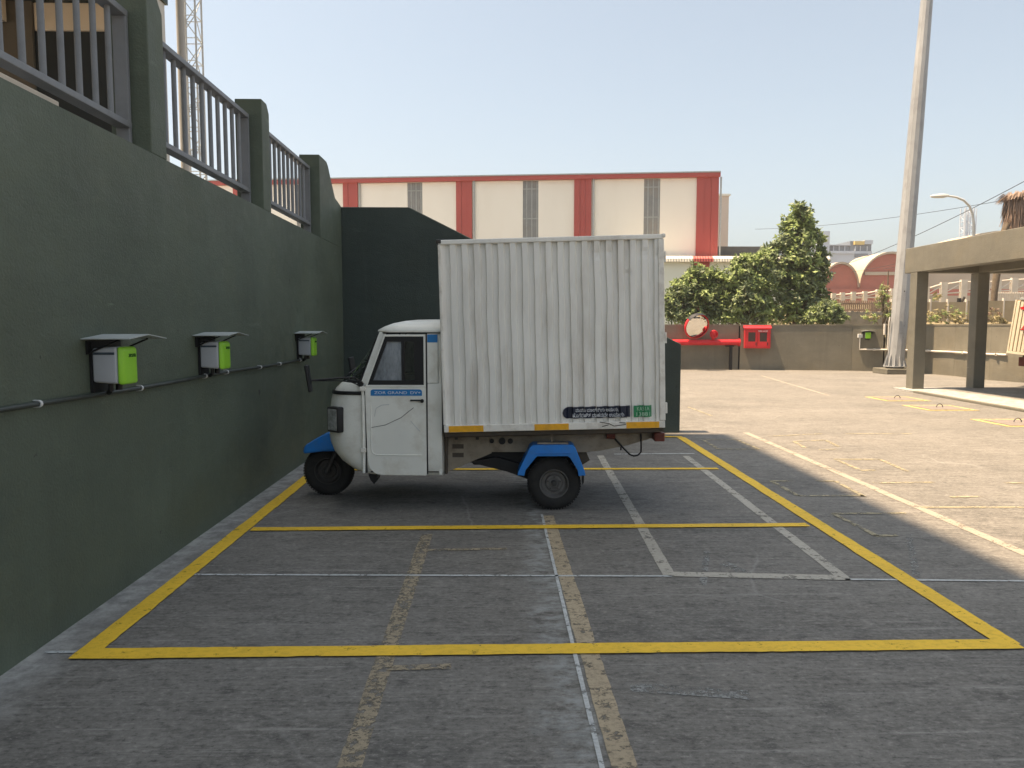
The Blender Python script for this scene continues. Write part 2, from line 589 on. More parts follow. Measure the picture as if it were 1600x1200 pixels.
M['red'] = pbr('fire_red_paint', (0.56, 0.022, 0.03), 0.35, 0.1, 5)
M['cab_glass'] = pbr('dark_cabinet_glass', (0.06, 0.035, 0.03), 0.15, 0.15, 6)
M['pvc'] = pbr('white_pvc', (0.62, 0.58, 0.52), 0.5, 0.05, 6)
M['mast'] = pbr('weathered_galvanised_mast', (0.33, 0.34, 0.35), 0.55, 0.12, 1.5, (0.17, 0.17, 0.17), 0.5, 3.5, metal=0.1, stretch=(1, 1, 0.5))
M['cream_wall'] = pbr('cream_cladding', (0.80, 0.775, 0.70), 0.6, 0.03, 0.4, (0.70, 0.66, 0.57), 0.35, 0.6, stretch=(1, 1, 0.3))
M['red_clad'] = pbr('red_cladding', (0.37, 0.075, 0.065), 0.55, 0.06, 0.6)
M['louvre'] = pbr('grey_louvre', (0.27, 0.28, 0.28), 0.5, 0.15, 1.2, (0.36, 0.30, 0.23), 0.5, 0.7)
M['shed_wall'] = pbr('pale_green_shed_wall', (0.72, 0.76, 0.68), 0.6, 0.04, 0.6)
M['canopy'] = pbr('pale_corrugated_sheet', (0.70, 0.66, 0.56), 0.55, 0.1, 2)
M['roof_dark'] = pbr('dark_roof_sheet', (0.13, 0.125, 0.115), 0.6, 0.15, 2)
M['pink_wall'] = pbr('pinkish_render', (0.66, 0.55, 0.47), 0.7, 0.04, 0.5)
M['brick_red'] = pbr('brick_red_render', (0.42, 0.13, 0.085), 0.75, 0.1, 0.4, (0.30, 0.08, 0.06), 0.3, 0.7)
M['vault_cream'] = pbr('cream_vault_roof', (0.46, 0.38, 0.28), 0.7, 0.08, 0.4)
M['office_grey'] = pbr('grey_office_render', (0.48, 0.52, 0.58), 0.7, 0.06, 0.2)
M['office_dark'] = pbr('grey_glazing', (0.17, 0.19, 0.22), 0.3, 0.1, 0.3)
M['office_yellow'] = pbr('yellow_panel', (0.62, 0.45, 0.14), 0.6, 0.05, 0.5)
M['soffit'] = pbr('cream_soffit', (0.74, 0.62, 0.47), 0.7, 0.04, 0.8)
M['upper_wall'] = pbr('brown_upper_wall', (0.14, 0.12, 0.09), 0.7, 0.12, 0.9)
M['upper_dark'] = pbr('opening_shade_black', (0.03, 0.035, 0.035), 0.7, 0.12, 0.9)
M['cream_col'] = pbr('cream_column', (0.55, 0.53, 0.48), 0.6, 0.06, 2)
M['tower_steel'] = pbr('galvanised_lattice', (0.50, 0.51, 0.50), 0.5, 0.08, 2)
M['concrete_pole'] = pbr('pale_concrete', (0.42, 0.41, 0.39), 0.75, 0.1, 2)
M['bark'] = pbr('brown_bark', (0.13, 0.10, 0.07), 0.9, 0.25, 8, bmp=0.5)
M['dry_hill'] = pbr('dry_grass_slope', (0.20, 0.165, 0.10), 0.95, 0.25, 0.25, (0.10, 0.10, 0.05), 0.6, 0.5)
M['old_fence'] = pbr('old_brown_pickets', (0.36, 0.25, 0.18), 0.85, 0.25, 3, (0.18, 0.12, 0.09), 0.5, 4)
M['white_conc'] = pbr('whitewashed_concrete', (0.60, 0.55, 0.48), 0.8, 0.1, 2)
M['rough_wall'] = pbr('rough_grey_stone', (0.27, 0.245, 0.21), 0.9, 0.25, 1.5, (0.13, 0.13, 0.09), 0.6, 2, bmp=0.5, bscale=8)
M['tan_fence'] = pbr('tan_sheet_fence', (0.36, 0.29, 0.19), 0.8, 0.12, 1.2, (0.24, 0.2, 0.11), 0.5, 1.6)
M['manhole'] = pbr('manhole_cover_concrete', (0.19, 0.165, 0.15), 0.85, 0.15, 7, (0.12, 0.1, 0.09), 0.5, 9)
M['cream_truck'] = pbr('cream_box_paint', (0.74, 0.67, 0.52), 0.5, 0.05, 3, (0.5, 0.42, 0.28), 0.4, 4)
M['truck_groove'] = pbr('groove_shade_tan', (0.42, 0.33, 0.21), 0.6, 0.1, 3)  # darker tan between the ribs stands in for groove shade
M['cable'] = pbr('black_cable', (0.03, 0.03, 0.03), 0.6, 0.1, 3)
M['mirror'], _t, _p = newmat('convex_mirror_face')
_p.inputs['Base Color'].default_value = (0.85, 0.83, 0.8, 1)
_p.inputs['Metallic'].default_value = 1
_p.inputs['Roughness'].default_value = 0.04


def leaf_mat(name, a, b, trans=0.25):
    m, t, p = newmat(name)
    g = N(t, 'ShaderNodeNewGeometry')
    c = mixc(t, g.outputs['Random Per Island'], a, b)
    n1 = noise_n(t, 0.9, 3, 0.5)
    c = mixc(t, ramp(t, n1, 0.35, 0.65, 0, 0.5), c, tuple(x * 1.25 for x in b))
    t.links.new(c, p.inputs['Base Color'])
    p.inputs['Roughness'].default_value = 0.5
    p.inputs['Specular IOR Level'].default_value = 0.4
    tl = N(t, 'ShaderNodeBsdfTranslucent')
    t.links.new(c, tl.inputs['Color'])
    mx = N(t, 'ShaderNodeMixShader')
    mx.inputs[0].default_value = trans
    o = t.nodes['Material Output']
    t.links.new(p.outputs[0], mx.inputs[1])
    t.links.new(tl.outputs[0], mx.inputs[2])
    t.links.new(mx.outputs[0], o.inputs['Surface'])
    return m


M['leaf_dark'] = leaf_mat('dark_green_leaves', (0.045, 0.072, 0.030), (0.22, 0.27, 0.14), 0.3)
M['leaf_mid'] = leaf_mat('mid_green_leaves', (0.11, 0.165, 0.05), (0.36, 0.44, 0.17), 0.35)
M['leaf_dry'] = leaf_mat('dry_leaves', (0.16, 0.14, 0.06), (0.34, 0.29, 0.15))
M['palm_dry'] = leaf_mat('dead_palm_fronds', (0.085, 0.055, 0.04), (0.24, 0.165, 0.12), 0.15)

# ------------------------------------------------------------------ ground and its markings
g = MB()
g.add([(-900, -300, 0), (900, -300, 0), (900, 1500, 0), (-900, 1500, 0)], [(0, 1, 2, 3)])
ground = g.build('ground', M['ground'])
ground.data.transform(Matrix.Translation(ground.location))
ground.location = (0, 0, 0)
ground['_w'] = (0, 0, 0)
tag(ground, kind='structure')


_mark_level = [0]


def line(p, q, width, mat, z, name, joined=True):
    """painted strip between two ground points"""
    p, q = Vector((p[0], p[1], 0)), Vector((q[0], q[1], 0))
    d = (q - p).normalized()
    s = Vector((-d.y, d.x, 0)) * width / 2
    mb = MB()
    n = max(1, int((q - p).length / 0.06))
    for i in range(n + 1):
        c = p.lerp(q, i / n)
        ed = []
        for k in (0, 1):
            v3 = Vector((c.x * 2.3, c.y * 2.3, width * 31 + 7 * k))
            ed.append(1 + 0.10 * noise.noise(v3) + 0.09 * noise.noise(v3 * 6.5))
        mb.v += [c + s * ed[0] + Vector((0, 0, z)), c - s * ed[1] + Vector((0, 0, z))]
    for i in range(n):
        mb.f.append((2 * i, 2 * i + 1, 2 * i + 3, 2 * i + 2))
        mb.m.append(0)
    o = mb.build(name, mat, ground)
    return o


def L(px, qx, width, mat, z, name):
    return line(gp(*px), gp(*qx), width, mat, z, name)


Z1, Z2, Z3, Z4 = 0.003, 0.005, 0.007, 0.009
# the older layers
L((667, 835), (545, 1200), 0.10, M['tan_faint'], Z1, 'old_line')
L((668, 860), (792, 858), 0.05, M['tan_faint'], Z2, 'old_line')
L((605, 1045), (705, 1042), 0.06, M['tan_faint'], Z2, 'old_line')
L((856, 806), (980, 1215), 0.105, M['tan_line'], Z1, 'joint_filler')
L((846.5, 804), (944, 1215), 0.022, M['white_thin'], Z2, 'thin_white_line')
L((300, 898.5), (1050, 901), 0.028, M['white_thin'], Z2, 'thin_white_line')
L((1320, 906), (1640, 909), 0.028, M['white_thin'], Z2, 'thin_white_line')
L((70, 1020), (118, 1020), 0.03, M['white_thin'], Z2, 'thin_white_line')
L((938, 712), (1046, 899), 0.09, M['white_line'], Z1, 'old_white_line')
L((1043, 897.5), (1326, 903.5), 0.10, M['white_line'], Z2, 'old_white_line')
L((1072, 713), (1318, 903), 0.09, M['white_line'], Z1, 'old_white_line')
L((960, 710), (1085, 709), 0.05, M['white_thin'], Z2, 'thin_white_line')
# yellow bays
A, B, C_, D = gp(135, 1023), gp(1577, 1008), gp(1064, 684), Vector((-2.23, 11.72, 0))
L((116, 1023.7), (1590, 1008), 0.125, M['yellow'], Z4, 'yellow_bay_line')
line(A, Vector((-2.22, 11.7, 0)), 0.125, M['yellow'], Z3, 'yellow_bay_line')
line(B, C_, 0.13, M['yellow'], Z3, 'yellow_bay_line')
line(gp(393, 828), gp(1262, 821), 0.11, M['yellow'], Z4, 'yellow_bay_line')
line(Vector((-2.2, gp(900, 733).y, 0)), gp(1122, 733), 0.10, M['yellow'], Z4, 'yellow_bay_line')
line(Vector((-2.2, gp(1060, 683).y, 0)), gp(1066, 683), 0.10, M['yellow'], Z4, 'yellow_bay_line')
# markings further out
L((1165, 676), (1640, 882), 0.10, M['cream_line'], Z1, 'old_white_line')
for a, b in (((1098, 687), (1150, 687)), ((1150, 687), (1186, 702)), ((1122, 702), (1186, 702)), ((1098, 687), (1122, 702)),
             ((1205, 752), (1240, 752)), ((1275, 752), (1305, 752)), ((1305, 752), (1350, 776)), ((1247, 775), (1350, 775)),
             ((1205, 752), (1247, 775)), ((1300, 803), (1415, 802)), ((1302, 803), (1370, 838)), ((1366, 838), (1402, 837)),
             ((1303, 718), (1375, 718)), ((1375, 718), (1418, 737)), ((1310, 720), (1345, 735)), ((1345, 735.5), (1367, 735)),
             ((1240, 690), (1290, 688)), ((1290, 688), (1310, 698)), ((1280, 703), (1308, 702)), ((1240, 690), (1258, 700)),
             ((1200, 682), (1285, 678)), ((1320, 678), (1425, 678)), ((1365, 755), (1460, 754)), ((1440, 793), (1640, 793)),
             ((1485, 777), (1537, 776)), ((1600, 755), (1570, 755)), ((1075, 636), (1112, 650))):
    L(a, b, 0.055, M['yellow_old'], Z2, 'faded_line')
L((1190, 587), (1295, 618), 0.09, M['cream_line'], Z1, 'old_white_line')
L((985, 1074), (1172, 1087), 0.09, M['lime_crust'], Z1, 'lime_streak')
L((1105, 862), (1098, 915), 0.05, M['lime_crust'], Z1, 'lime_streak')
L((1130, 880), (1185, 905), 0.09, M['lime_crust'], Z1, 'lime_streak')
L((1420, 835), (1432, 900), 0.05, M['lime_crust'], Z1, 'lime_streak')

# ------------------------------------------------------------------ left retaining wall with pillars and railings
WX = -2.5
lw = thing('retaining_wall', 'long dark green painted retaining wall along the left of the parking bays', 'wall', (WX - 0.13, 4, 0))
MB().box(WX - 0.27, WX, -8, 11.98, -0.3, 3.0).build('wall_body', M['green_wall'], lw)


def pillar(y0, y1):
    poly = [(y0, 3.0), (y0, 4.15), (y1 - 0.08, 4.15), (y1, 4.06), (y1, 3.0)]
    MB().prism(poly, 'x', WX - 0.28, WX + 0.002).build('pillar', M['green_wall'], lw, bevel=0.008)


pillar(5.48, 5.73)
pillar(8.04, 8.30)
MB().prism([(10.57, 3.0), (10.57, 4.15), (11.02, 4.15), (11.12, 4.10), (11.30, 3.93), (11.55, 3.72), (11.97, 3.66), (11.97, 3.0)],
           'x', WX - 0.28, WX + 0.002).build('pillar', M['green_wall'], lw, bevel=0.008)
MB().box(WX - 0.25, WX - 0.035, -2, 4.42, 3.0, 3.045).build('coping', M['coping'], lw, bevel=0.006)


def railing(y0, y1, label, nb):
    x0, x1 = WX - 0.225, WX - 0.125
    t = thing('railing', label, 'railing', (WX - 0.17, (y0 + y1) / 2, 3.0), 'railings on top of the green wall')
    MB().box(x0, x1, y0, y1, 3.94, 3.985).build('top_rail', M['rail'], t, bevel=0.005)
    MB().box(x0, x1, y0, y1, 3.165, 3.21).build('bottom_rail', M['rail'], t, bevel=0.005)
    for a in (y0, y1 - 0.04):
        MB().box(x0 + 0.002, x1 - 0.002, a + 0.001, a + 0.039, 2.995, 3.94).build('end_post', M['rail'], t, bevel=0.004)
    step = (y1 - y0) / (nb + 1)
    for i in range(nb):
        yc = y0 + step * (i + 1)
        MB().tube([((x0 + x1) / 2, yc, 3.205), ((x0 + x1) / 2, yc, 3.945)], 0.02, 10).build('baluster', M['rail'], t, smooth=40)
    return t


railing(3.18, 5.47, 'grey steel railing nearest the camera, under the building overhang', 11)
railing(5.74, 8.03, 'grey steel railing in the middle of the wall top, between two pillars', 11)
railing(8.31, 10.56, 'grey steel railing farthest along the wall top, before the last pillar', 11)

# the cross wall, falling away along the ramp
cw = MB()
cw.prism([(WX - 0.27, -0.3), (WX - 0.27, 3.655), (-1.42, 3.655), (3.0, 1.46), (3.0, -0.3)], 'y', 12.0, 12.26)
tag(cw.build('ramp_wall', M['deep_shaded_green'], bevel=0.012), 'dark green ramp wall with a sloping top behind the cargo box', 'wall')

# ------------------------------------------------------------------ upper building (its shade covers the bays)
ub = thing('office_building', 'tall building over the upper deck with a cream soffit behind the railings', 'building', (-13, 0, 2.9))
BX, BY, BZ = -5.2, 12.15, 6.8
BN, BTOP = -5.0, 26.0
MB().box(-26, BX - 0.24, BN, BY - 0.24, BZ + 0.9, BTOP).build('upper_storeys', M['green_wall'], ub)
MB().box(BX - 0.22, BX, BN, BY, BZ, BTOP).build('facade_beam', M['deep_shaded_green'], ub)
MB().box(-26, BX - 0.222, BY - 0.22, BY, BZ, BTOP).build('end_beam', M['deep_shaded_green'], ub)
MB().box(-26, BX - 0.225, BN, BY - 0.225, BZ + 0.05, BZ + 0.2).build('soffit', M['soffit'], ub)
MB().box(BX - 0.24, BX - 0.03, BY - 0.3, BY - 0.05, 2.95, BZ - 0.002).build('column', M['cream_col'], ub, bevel=0.01)
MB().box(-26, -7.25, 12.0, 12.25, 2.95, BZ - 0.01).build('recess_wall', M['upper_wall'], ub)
MB().box(-7.24, -6.05, 12.05, 12.2, 2.95, 6.35).build('opening_shade_panel', M['upper_dark'], ub)  # near-black panel painted in place of the shade inside the opening
MB().box(-7.24, -6.05, 12.04, 12.21, 6.36, BZ - 0.01).build('door_lintel', M['soffit'], ub, bevel=0.02)
MB().box(-7.85, -7.6, 11.6, 11.95, 6.45, BZ + 0.04).build('ceiling_bracket', M['soffit'], ub)
MB().box(-26, WX - 0.275, -9, 12.3, 2.55, 2.95).build('deck_slab', M['concrete_pole'], ub)

# concrete pole and lattice mast beyond the deck
p0 = at(291, 300, 16)
tag(MB().tube([(p0.x, 16, 0), (p0.x, 16, 15.5)], [0.095, 0.075], 14).build('concrete_pole', M['concrete_pole'], smooth=40),
    'plain pale concrete pole standing beside the lattice mast', 'pole')


def lattice(name, label, x, y, wid, z0, z1, step, r, rb, mat):
    t = thing(name, label, 'tower', (x, y, z0))
    h = wid / 2
    cs = [(x - h, y - h), (x + h, y - h), (x + h, y + h), (x - h, y + h)]
    for c in cs:
        MB().tube([(c[0], c[1], z0), (c[0], c[1], z1)], r, 8).build('leg', mat, t, smooth=40)
    mb = MB()
    z = z0
    k = 0
    while z + step < z1:
        for i in range(4):
            a, b = cs[i], cs[(i + 1) % 4]
            mb.tube([(a[0], a[1], z), (b[0], b[1], z)], rb, 5)
            mb.tube([(a[0], a[1], z), (b[0], b[1], z + step)] if (k + i) % 2 == 0 else [(b[0], b[1], z), (a[0], a[1], z + step)], rb, 5)
        z += step
        k += 1
    mb.build('bracing', mat, t)
    return t


mp = at(303, 200, 22)
lattice('lattice_mast', 'slim galvanised lattice mast rising beyond the deck railing', mp.x, 22, 0.46, 0, 19, 0.62, 0.028, 0.014, M['tower_steel'])

# ------------------------------------------------------------------ warehouse with red strips
WL, WR = Vector((-34, 49.9, 0)), Vector((13.35, 45.0, 0))
wdir = (WR - WL).normalized()
wn = Vector((wdir.y, -wdir.x, 0))           # towards the camera
WM = Matrix(((wdir.x, -wn.x, 0, WL.x), (wdir.y, -wn.y, 0, WL.y), (0, 0, 1, 0), (0, 0, 0, 1)))   # u along, v into the building
WLEN = (WR - WL).length


def wu(px):                                   # distance along the facade seen at photo column px
    d = ray(px, 330)
    # intersect in plan
    den = d.x * wdir.y - d.y * wdir.x
    t_ = (WL.x * wdir.y - WL.y * wdir.x) / den
    return (Vector((d.x * t_, d.y * t_, 0)) - WL).dot(wdir)


wh = thing('warehouse', 'long cream warehouse with red vertical strips and grey louvre windows', 'building', (-10, 48, 0))
WT = 10.95


def wbox(name, mat, u0, u1, v0, v1, z0, z1, bevel=0):
    return MB().box(u0, u1, v0, v1, z0, z1, M=WM).build(name, mat, wh, bevel=bevel)


wbox('wall', M['cream_wall'], 0, WLEN - 0.02, 0.06, 26, 0, WT - 0.05)
edges = []
for a, b in ((537, 560), (713, 738), (897, 924)):
    edges.append((wu(a), wu(b), 'r'))
for a, b in ((637, 660), (817, 841), (1006, 1031)):
    edges.append((wu(a), wu(b), 'w'))
edges.append((wu(1088), WLEN, 'r'))
pitch = wu(725) - wu(549)
for k in (1, 2, 3):
    edges.append((wu(537) - pitch * k, wu(560) - pitch * k, 'r'))
    edges.append((wu(637) - pitch * k, wu(660) - pitch * k, 'w'))
edges.sort()
cur = 0
for a, b, k in edges:
    if a > cur + 0.2:
        n = max(1, round((a - cur) / 2.4))
        for i in range(n):
            wbox('cladding_panel', M['cream_wall'], cur + (a - cur) * i / n + 0.004, cur + (a - cur) * (i + 1) / n - 0.004, 0, 0.055, 5.2, WT - 0.25)
    if k == 'r':
        nst = 3
        MB().tube([WM @ Vector((b + 0.12, -0.07, 4.6)), WM @ Vector((b + 0.12, -0.07, WT - 0.22))], 0.055, 6).build('downpipe', M['galv'], wh, smooth=60)
        for i in range(nst):
            d = -0.10 if i != 1 else -0.07
            wbox('red_strip', M['red_clad'], a + (b - a) * i / nst, a + (b - a) * (i + 1) / nst - 0.006, d, 0.05, 5.0, WT - 0.2)
    else:
        mb = MB()
        mb.box(a, b, 0.045, 0.055, 5.2, WT - 0.25, M=WM)
        lw_ = mb.build('louvre_window', M['louvre'], wh)
        nr = 6
        for i in range(nr):
            uu = a + (b - a) * (i + 0.5) / nr
            MB().box(uu - 0.03, uu + 0.03, 0.0, 0.044, 5.2, WT - 0.26, M=WM).build('mullion', M['galv'] if i % 2 else M['louvre'], lw_)
        for zz in (6.3, 8.4, 10.2):
            MB().box(a, b, -0.012, -0.002, zz - 0.03, zz + 0.03, M=WM).build('glazing_bar', M['galv'], lw_)
    cur = b
wbox('red_fascia', M['red_clad'], -0.2, WLEN + 0.06, -0.22, 0.0, WT - 0.22, WT + 0.02)
wbox('roof', M['galv'], -0.2, WLEN + 0.06, -0.25, 26, WT + 0.03, WT + 0.1)
# lower shed in front
sh = thing('low_shed', 'pale green low shed with a corrugated canopy behind the trees', 'building', (11, 43, 0))
SY = 43.0
sx0, sx1 = at(980, 420, SY).x, at(1291, 420, SY).x
sz = at(1100, 409, SY).z
MB().box(sx0, sx1, SY, SY + 1.6, 0, sz).build('wall', M['shed_wall'], sh)
cz0, cz1 = at(1100, 409, SY).z, at(1100, 399, SY).z
mb = MB()
nrib = 150
pts = []
for i in range(nrib + 1):
    x = sx0 + (sx1 + 0.1 - sx0) * i / nrib
    pts.append((x, (0.03 if i % 2 else 0.0)))
for i, (x, dd) in enumerate(pts):
    mb.v += [Vector((x, SY - 0.30 - dd, cz0 - 0.02)), Vector((x, SY - 0.28 - dd, cz0 + 0.16)), Vector((x, SY - 0.1 - dd, cz1 - 0.05)), Vector((x, SY + 1.7, cz1 + 0.1))]
for i in range(nrib):
    for k in range(3):
        mb.f.append((4 * i + k, 4 * i + 4 + k, 4 * i + 5 + k, 4 * i + 1 + k))
        mb.m.append(1 if at(1088, 0, SY).x < pts[i][0] < at(1119, 0, SY).x else 0)
mb.build('canopy', [M['canopy'], M['red_clad']], sh)
MB().box(at(1088, 0, SY).x, at(1117, 0, SY).x, SY - 0.05, SY - 0.003, 0, sz - 0.02).build('red_strip', M['red_clad'], sh)
MB().box(at(1118, 0, 46).x, at(1215, 0, 46).x, 46, 54, 4.5, at(1118, 385, 46).z).build('lean_to_roof', M['roof_dark'], sh)
pb = thing('annexe_building', 'plain pinkish annexe block behind the right end of the warehouse', 'building', (18, 60, 0))
MB().box(at(1085, 0, 58).x, at(1146, 0, 58).x, 58, 66, 0, at(1130, 303, 58).z - 0.15).build('wall', M['pink_wall'], pb)
MB().box(at(1085, 0, 58).x - 0.1, at(1146, 0, 58).x + 0.1, 57.9, 66.1, at(1130, 303, 58).z - 0.15, at(1130, 303, 58).z).build('parapet', M['cream_wall'], pb)

# ------------------------------------------------------------------ boundary wall of the yard
base = [(-14, gp(1067, 577).y + 0.4), tuple(gp(1067, 577.2).xy), tuple(gp(1154, 577.4).xy), tuple(gp(1330, 579.3).xy), tuple(gp(1380, 580.2).xy),
        tuple(gp(1430, 582.2).xy), tuple(gp(1490, 587.5).xy), tuple(gp(1545, 594).xy), tuple(gp(1600, 598).xy), (19.8, 21.6)]
bw = thing('boundary_wall', 'low olive boundary wall curving round the far side of the yard', 'wall', (8, 30, 0))
WH = 1.83
for i in range(len(base) - 1):
    a, b = Vector((*base[i], 0)), Vector((*base[i + 1], 0))
    d = (b - a).normalized()
    nrm = Vector((-d.y, d.x, 0))
    gap = 0.03
    a2, b2 = a + d * (gap if i in (2, 4) else 0.003), b - d * (gap if i in (1, 3) else 0.003)
    poly = [a2.xy, b2.xy, (b2 + nrm * 0.22).xy, (a2 + nrm * 0.22).xy]
    MB().prism([tuple(p) for p in poly], 'z', -0.2, WH - 0.05).build('wall_panel', M['far_olive'], bw)
    poly = [(a2 - nrm * 0.015).xy, (b2 - nrm * 0.015).xy, (b2 + nrm * 0.235).xy, (a2 + nrm * 0.235).xy]
    MB().prism([tuple(p) for p in poly], 'z', WH - 0.048, WH).build('coping', M['far_olive'], bw)
    if i in (1, 3):
        mb = MB()
        mb.box(b.x - 0.045, b.x + 0.045, b.y + 0.06, b.y + 0.2, 0, WH - 0.06)
        mb.build('joint_filler', M['black'], bw)


def wall_pt(px, off=0.0):
    """point on the face of the boundary wall at photo column px"""
    d = ray(px, 540)
    for i in range(len(base) - 1):
        a, b = Vector(base[i]), Vector(base[i + 1])
        e = b - a
        den = d.x * e.y - d.y * e.x
        if abs(den) < 1e-9:
            continue
        t_ = (a.x * e.y - a.y * e.x) / den
        q = Vector((d.x * t_, d.y * t_))
        s_ = (q - a).dot(e) / e.dot(e)
        if -1e-6 <= s_ <= 1 and t_ > 0:
            nn = Vector((e.y, -e.x)).normalized()
            q = q + nn * off
            return Vector((q.x, q.y, 0)), Vector((nn.x, nn.y, 0)), Vector((e.x, e.y, 0)).normalized()
    raise ValueError(px)


# fire main along the wall
fp = thing('fire_pipe', 'thick red fire main running along the boundary wall under the round mirror', 'pipe', (9, 29.6, 1.0))
a, nn, e = wall_pt(1020, 0.22)
b, _, _ = wall_pt(1153, 0.22)
pz = at(1100, 535, a.y).z
MB().tube([(a.x, a.y, pz), (b.x, b.y, pz)], 0.115, 16).build('pipe', M['red'], fp, smooth=40)
MB().lathe([(0.0, -0.03), (0.15, -0.03), (0.15, 0.03), (0.0, 0.03)], 'x', (b.x - 0.02, b.y, pz), 16).build('end_flange', M['red'], fp, smooth=40)
c, _, _ = wall_pt(1140, 0.22)
MB().box(c.x - 0.05, c.x + 0.05, c.y - 0.05, c.y + 0.05, 0, pz - 0.116).build('support_leg', M['black'], fp)
MB().box(c.x - 0.18, c.x + 0.1, c.y - 0.07, c.y + 0.18, pz - 0.17, pz - 0.118).build('bracket', M['black'], fp)
c, _, _ = wall_pt(1112, 0.22)
hv = MB().tube([(c.x, c.y, pz), (c.x, c.y, pz + 0.22)], 0.06, 12)
hv.build('riser', M['red'], fp, smooth=40)
MB().lathe([(0, -0.12), (0.09, -0.12), (0.16, -0.10), (0.17, -0.05), (0.09, 0.0), (0.06, 0.1), (0, 0.1)], 'y', (c.x, c.y - 0.05, pz + 0.33), 20).build('valve', M['red'], fp, smooth=40)
MB().lathe([(0.10, -0.02), (0.13, -0.02), (0.13, 0.02), (0.10, 0.02), (0.10, -0.02)], 'y', (c.x, c.y - 0.2, pz + 0.33), 20).build('handwheel', M['red'], fp, smooth=40)

# convex traffic mirror
c, nn, e = wall_pt(1085, 0.42)
mc = Vector((c.x, c.y, at(1085, 510, c.y).z))
tm = thing('traffic_mirror', 'round convex traffic mirror with a red rim on the boundary wall', 'mirror', tuple(mc))
rr = 0.48
prof = [(rr * math.sin(q) / math.sin(0.33), -(math.cos(q) - math.cos(0.33)) * rr / math.sin(0.33)) for q in [0.33 * i / 12 for i in range(13)]]
mo = MB().lathe(prof, 'y', (0, 0, 0), 40).build('mirror_face', M['mirror'], tm, world=False, smooth=True)
ri = MB().lathe([(rr - 0.005, -0.03), (rr + 0.035, -0.03), (rr + 0.05, 0.02), (rr + 0.03, 0.09), (rr - 0.02, 0.12), (0, 0.14)], 'y', (0, 0, 0), 40).build('rim', M['red'], tm, world=False, smooth=40)
hd = MB()
for k in range(12):
    q0, q1 = R(35 + k * 110 / 12), R(35 + (k + 1) * 110 / 12)
    hd.add([((rr + 0.055) * math.cos(q), y, (rr + 0.055) * math.sin(q)) for q in (q0, q1) for y in (-0.16, 0.06)] +
           [((rr + 0.07) * math.cos(q), y, (rr + 0.07) * math.sin(q)) for q in (q0, q1) for y in (-0.16, 0.06)],
           [(0, 1, 3, 2), (4, 6, 7, 5), (0, 4, 5, 1), (2, 3, 7, 6), (0, 2, 6, 4), (1, 5, 7, 3)])
hd = hd.build('visor', M['black'], tm, world=False)
MB().tube([(0, 0.12, 0), (0, 0.45, -0.1)], 0.03, 8).build('bracket', M['black'], tm, world=False)
for o in (mo, ri, hd):
    o.rotation_euler = (R(20), 0, R(14))

# fire hose cabinet
c, nn, e = wall_pt(1182, 0.005)
fc = thing('fire_hose_cabinet', 'red fire hose cabinet with two dark panes on the boundary wall', 'cabinet', (c.x, c.y, 0))
z0, z1 = at(1182, 544, c.y).z, at(1182, 512.5, c.y).z
hw, dp = 0.5, 0.26
MB().box(-hw, hw, -dp, 0, z0, z1).build('case', M['red'], fc, world=False, bevel=0.015)
MB().prism([(-dp - 0.05, z1 - 0.02), (-dp - 0.05, z1 + 0.0), (0, z1 + 0.1), (0, z1 + 0.003)], 'x', -hw - 0.03, hw + 0.03).build('lid', M['red'], fc, world=False)
for sgn in (-1, 1):
    x0, x1 = (-hw + 0.07, -0.012) if sgn < 0 else (0.012, hw - 0.07)
    d_ = MB().ring([(x0, z0 + 0.05), (x1, z0 + 0.05), (x1, z1 - 0.1), (x0, z1 - 0.1)],
                   [(x0 + 0.07, z0 + 0.27), (x1 - 0.07, z0 + 0.27), (x1 - 0.07, z1 - 0.17), (x0 + 0.07, z1 - 0.17)], 'y', -dp - 0.025, -dp - 0.003).build('door', M['red'], fc, world=False)
    MB().box(x0 + 0.07, x1 - 0.07, -dp - 0.012, -dp - 0.004, z0 + 0.27, z1 - 0.17).build('pane', M['cab_glass'], d_, world=False)
    MB().box(x1 - 0.06, x1 - 0.03, -dp - 0.05, -dp - 0.026, z0 + 0.12, z0 + 0.24).build('handle', M['black'], d_, world=False)
text_mesh('lettering', 'FIRE HOSE', 0.1, M['lettering'], fc, Matrix.Translation((0.2, -dp - 0.03, z1 - 0.125)) @ FACE_NEG_Y, width=0.36)
fc.rotation_euler.z = math.atan2(e.y, e.x)

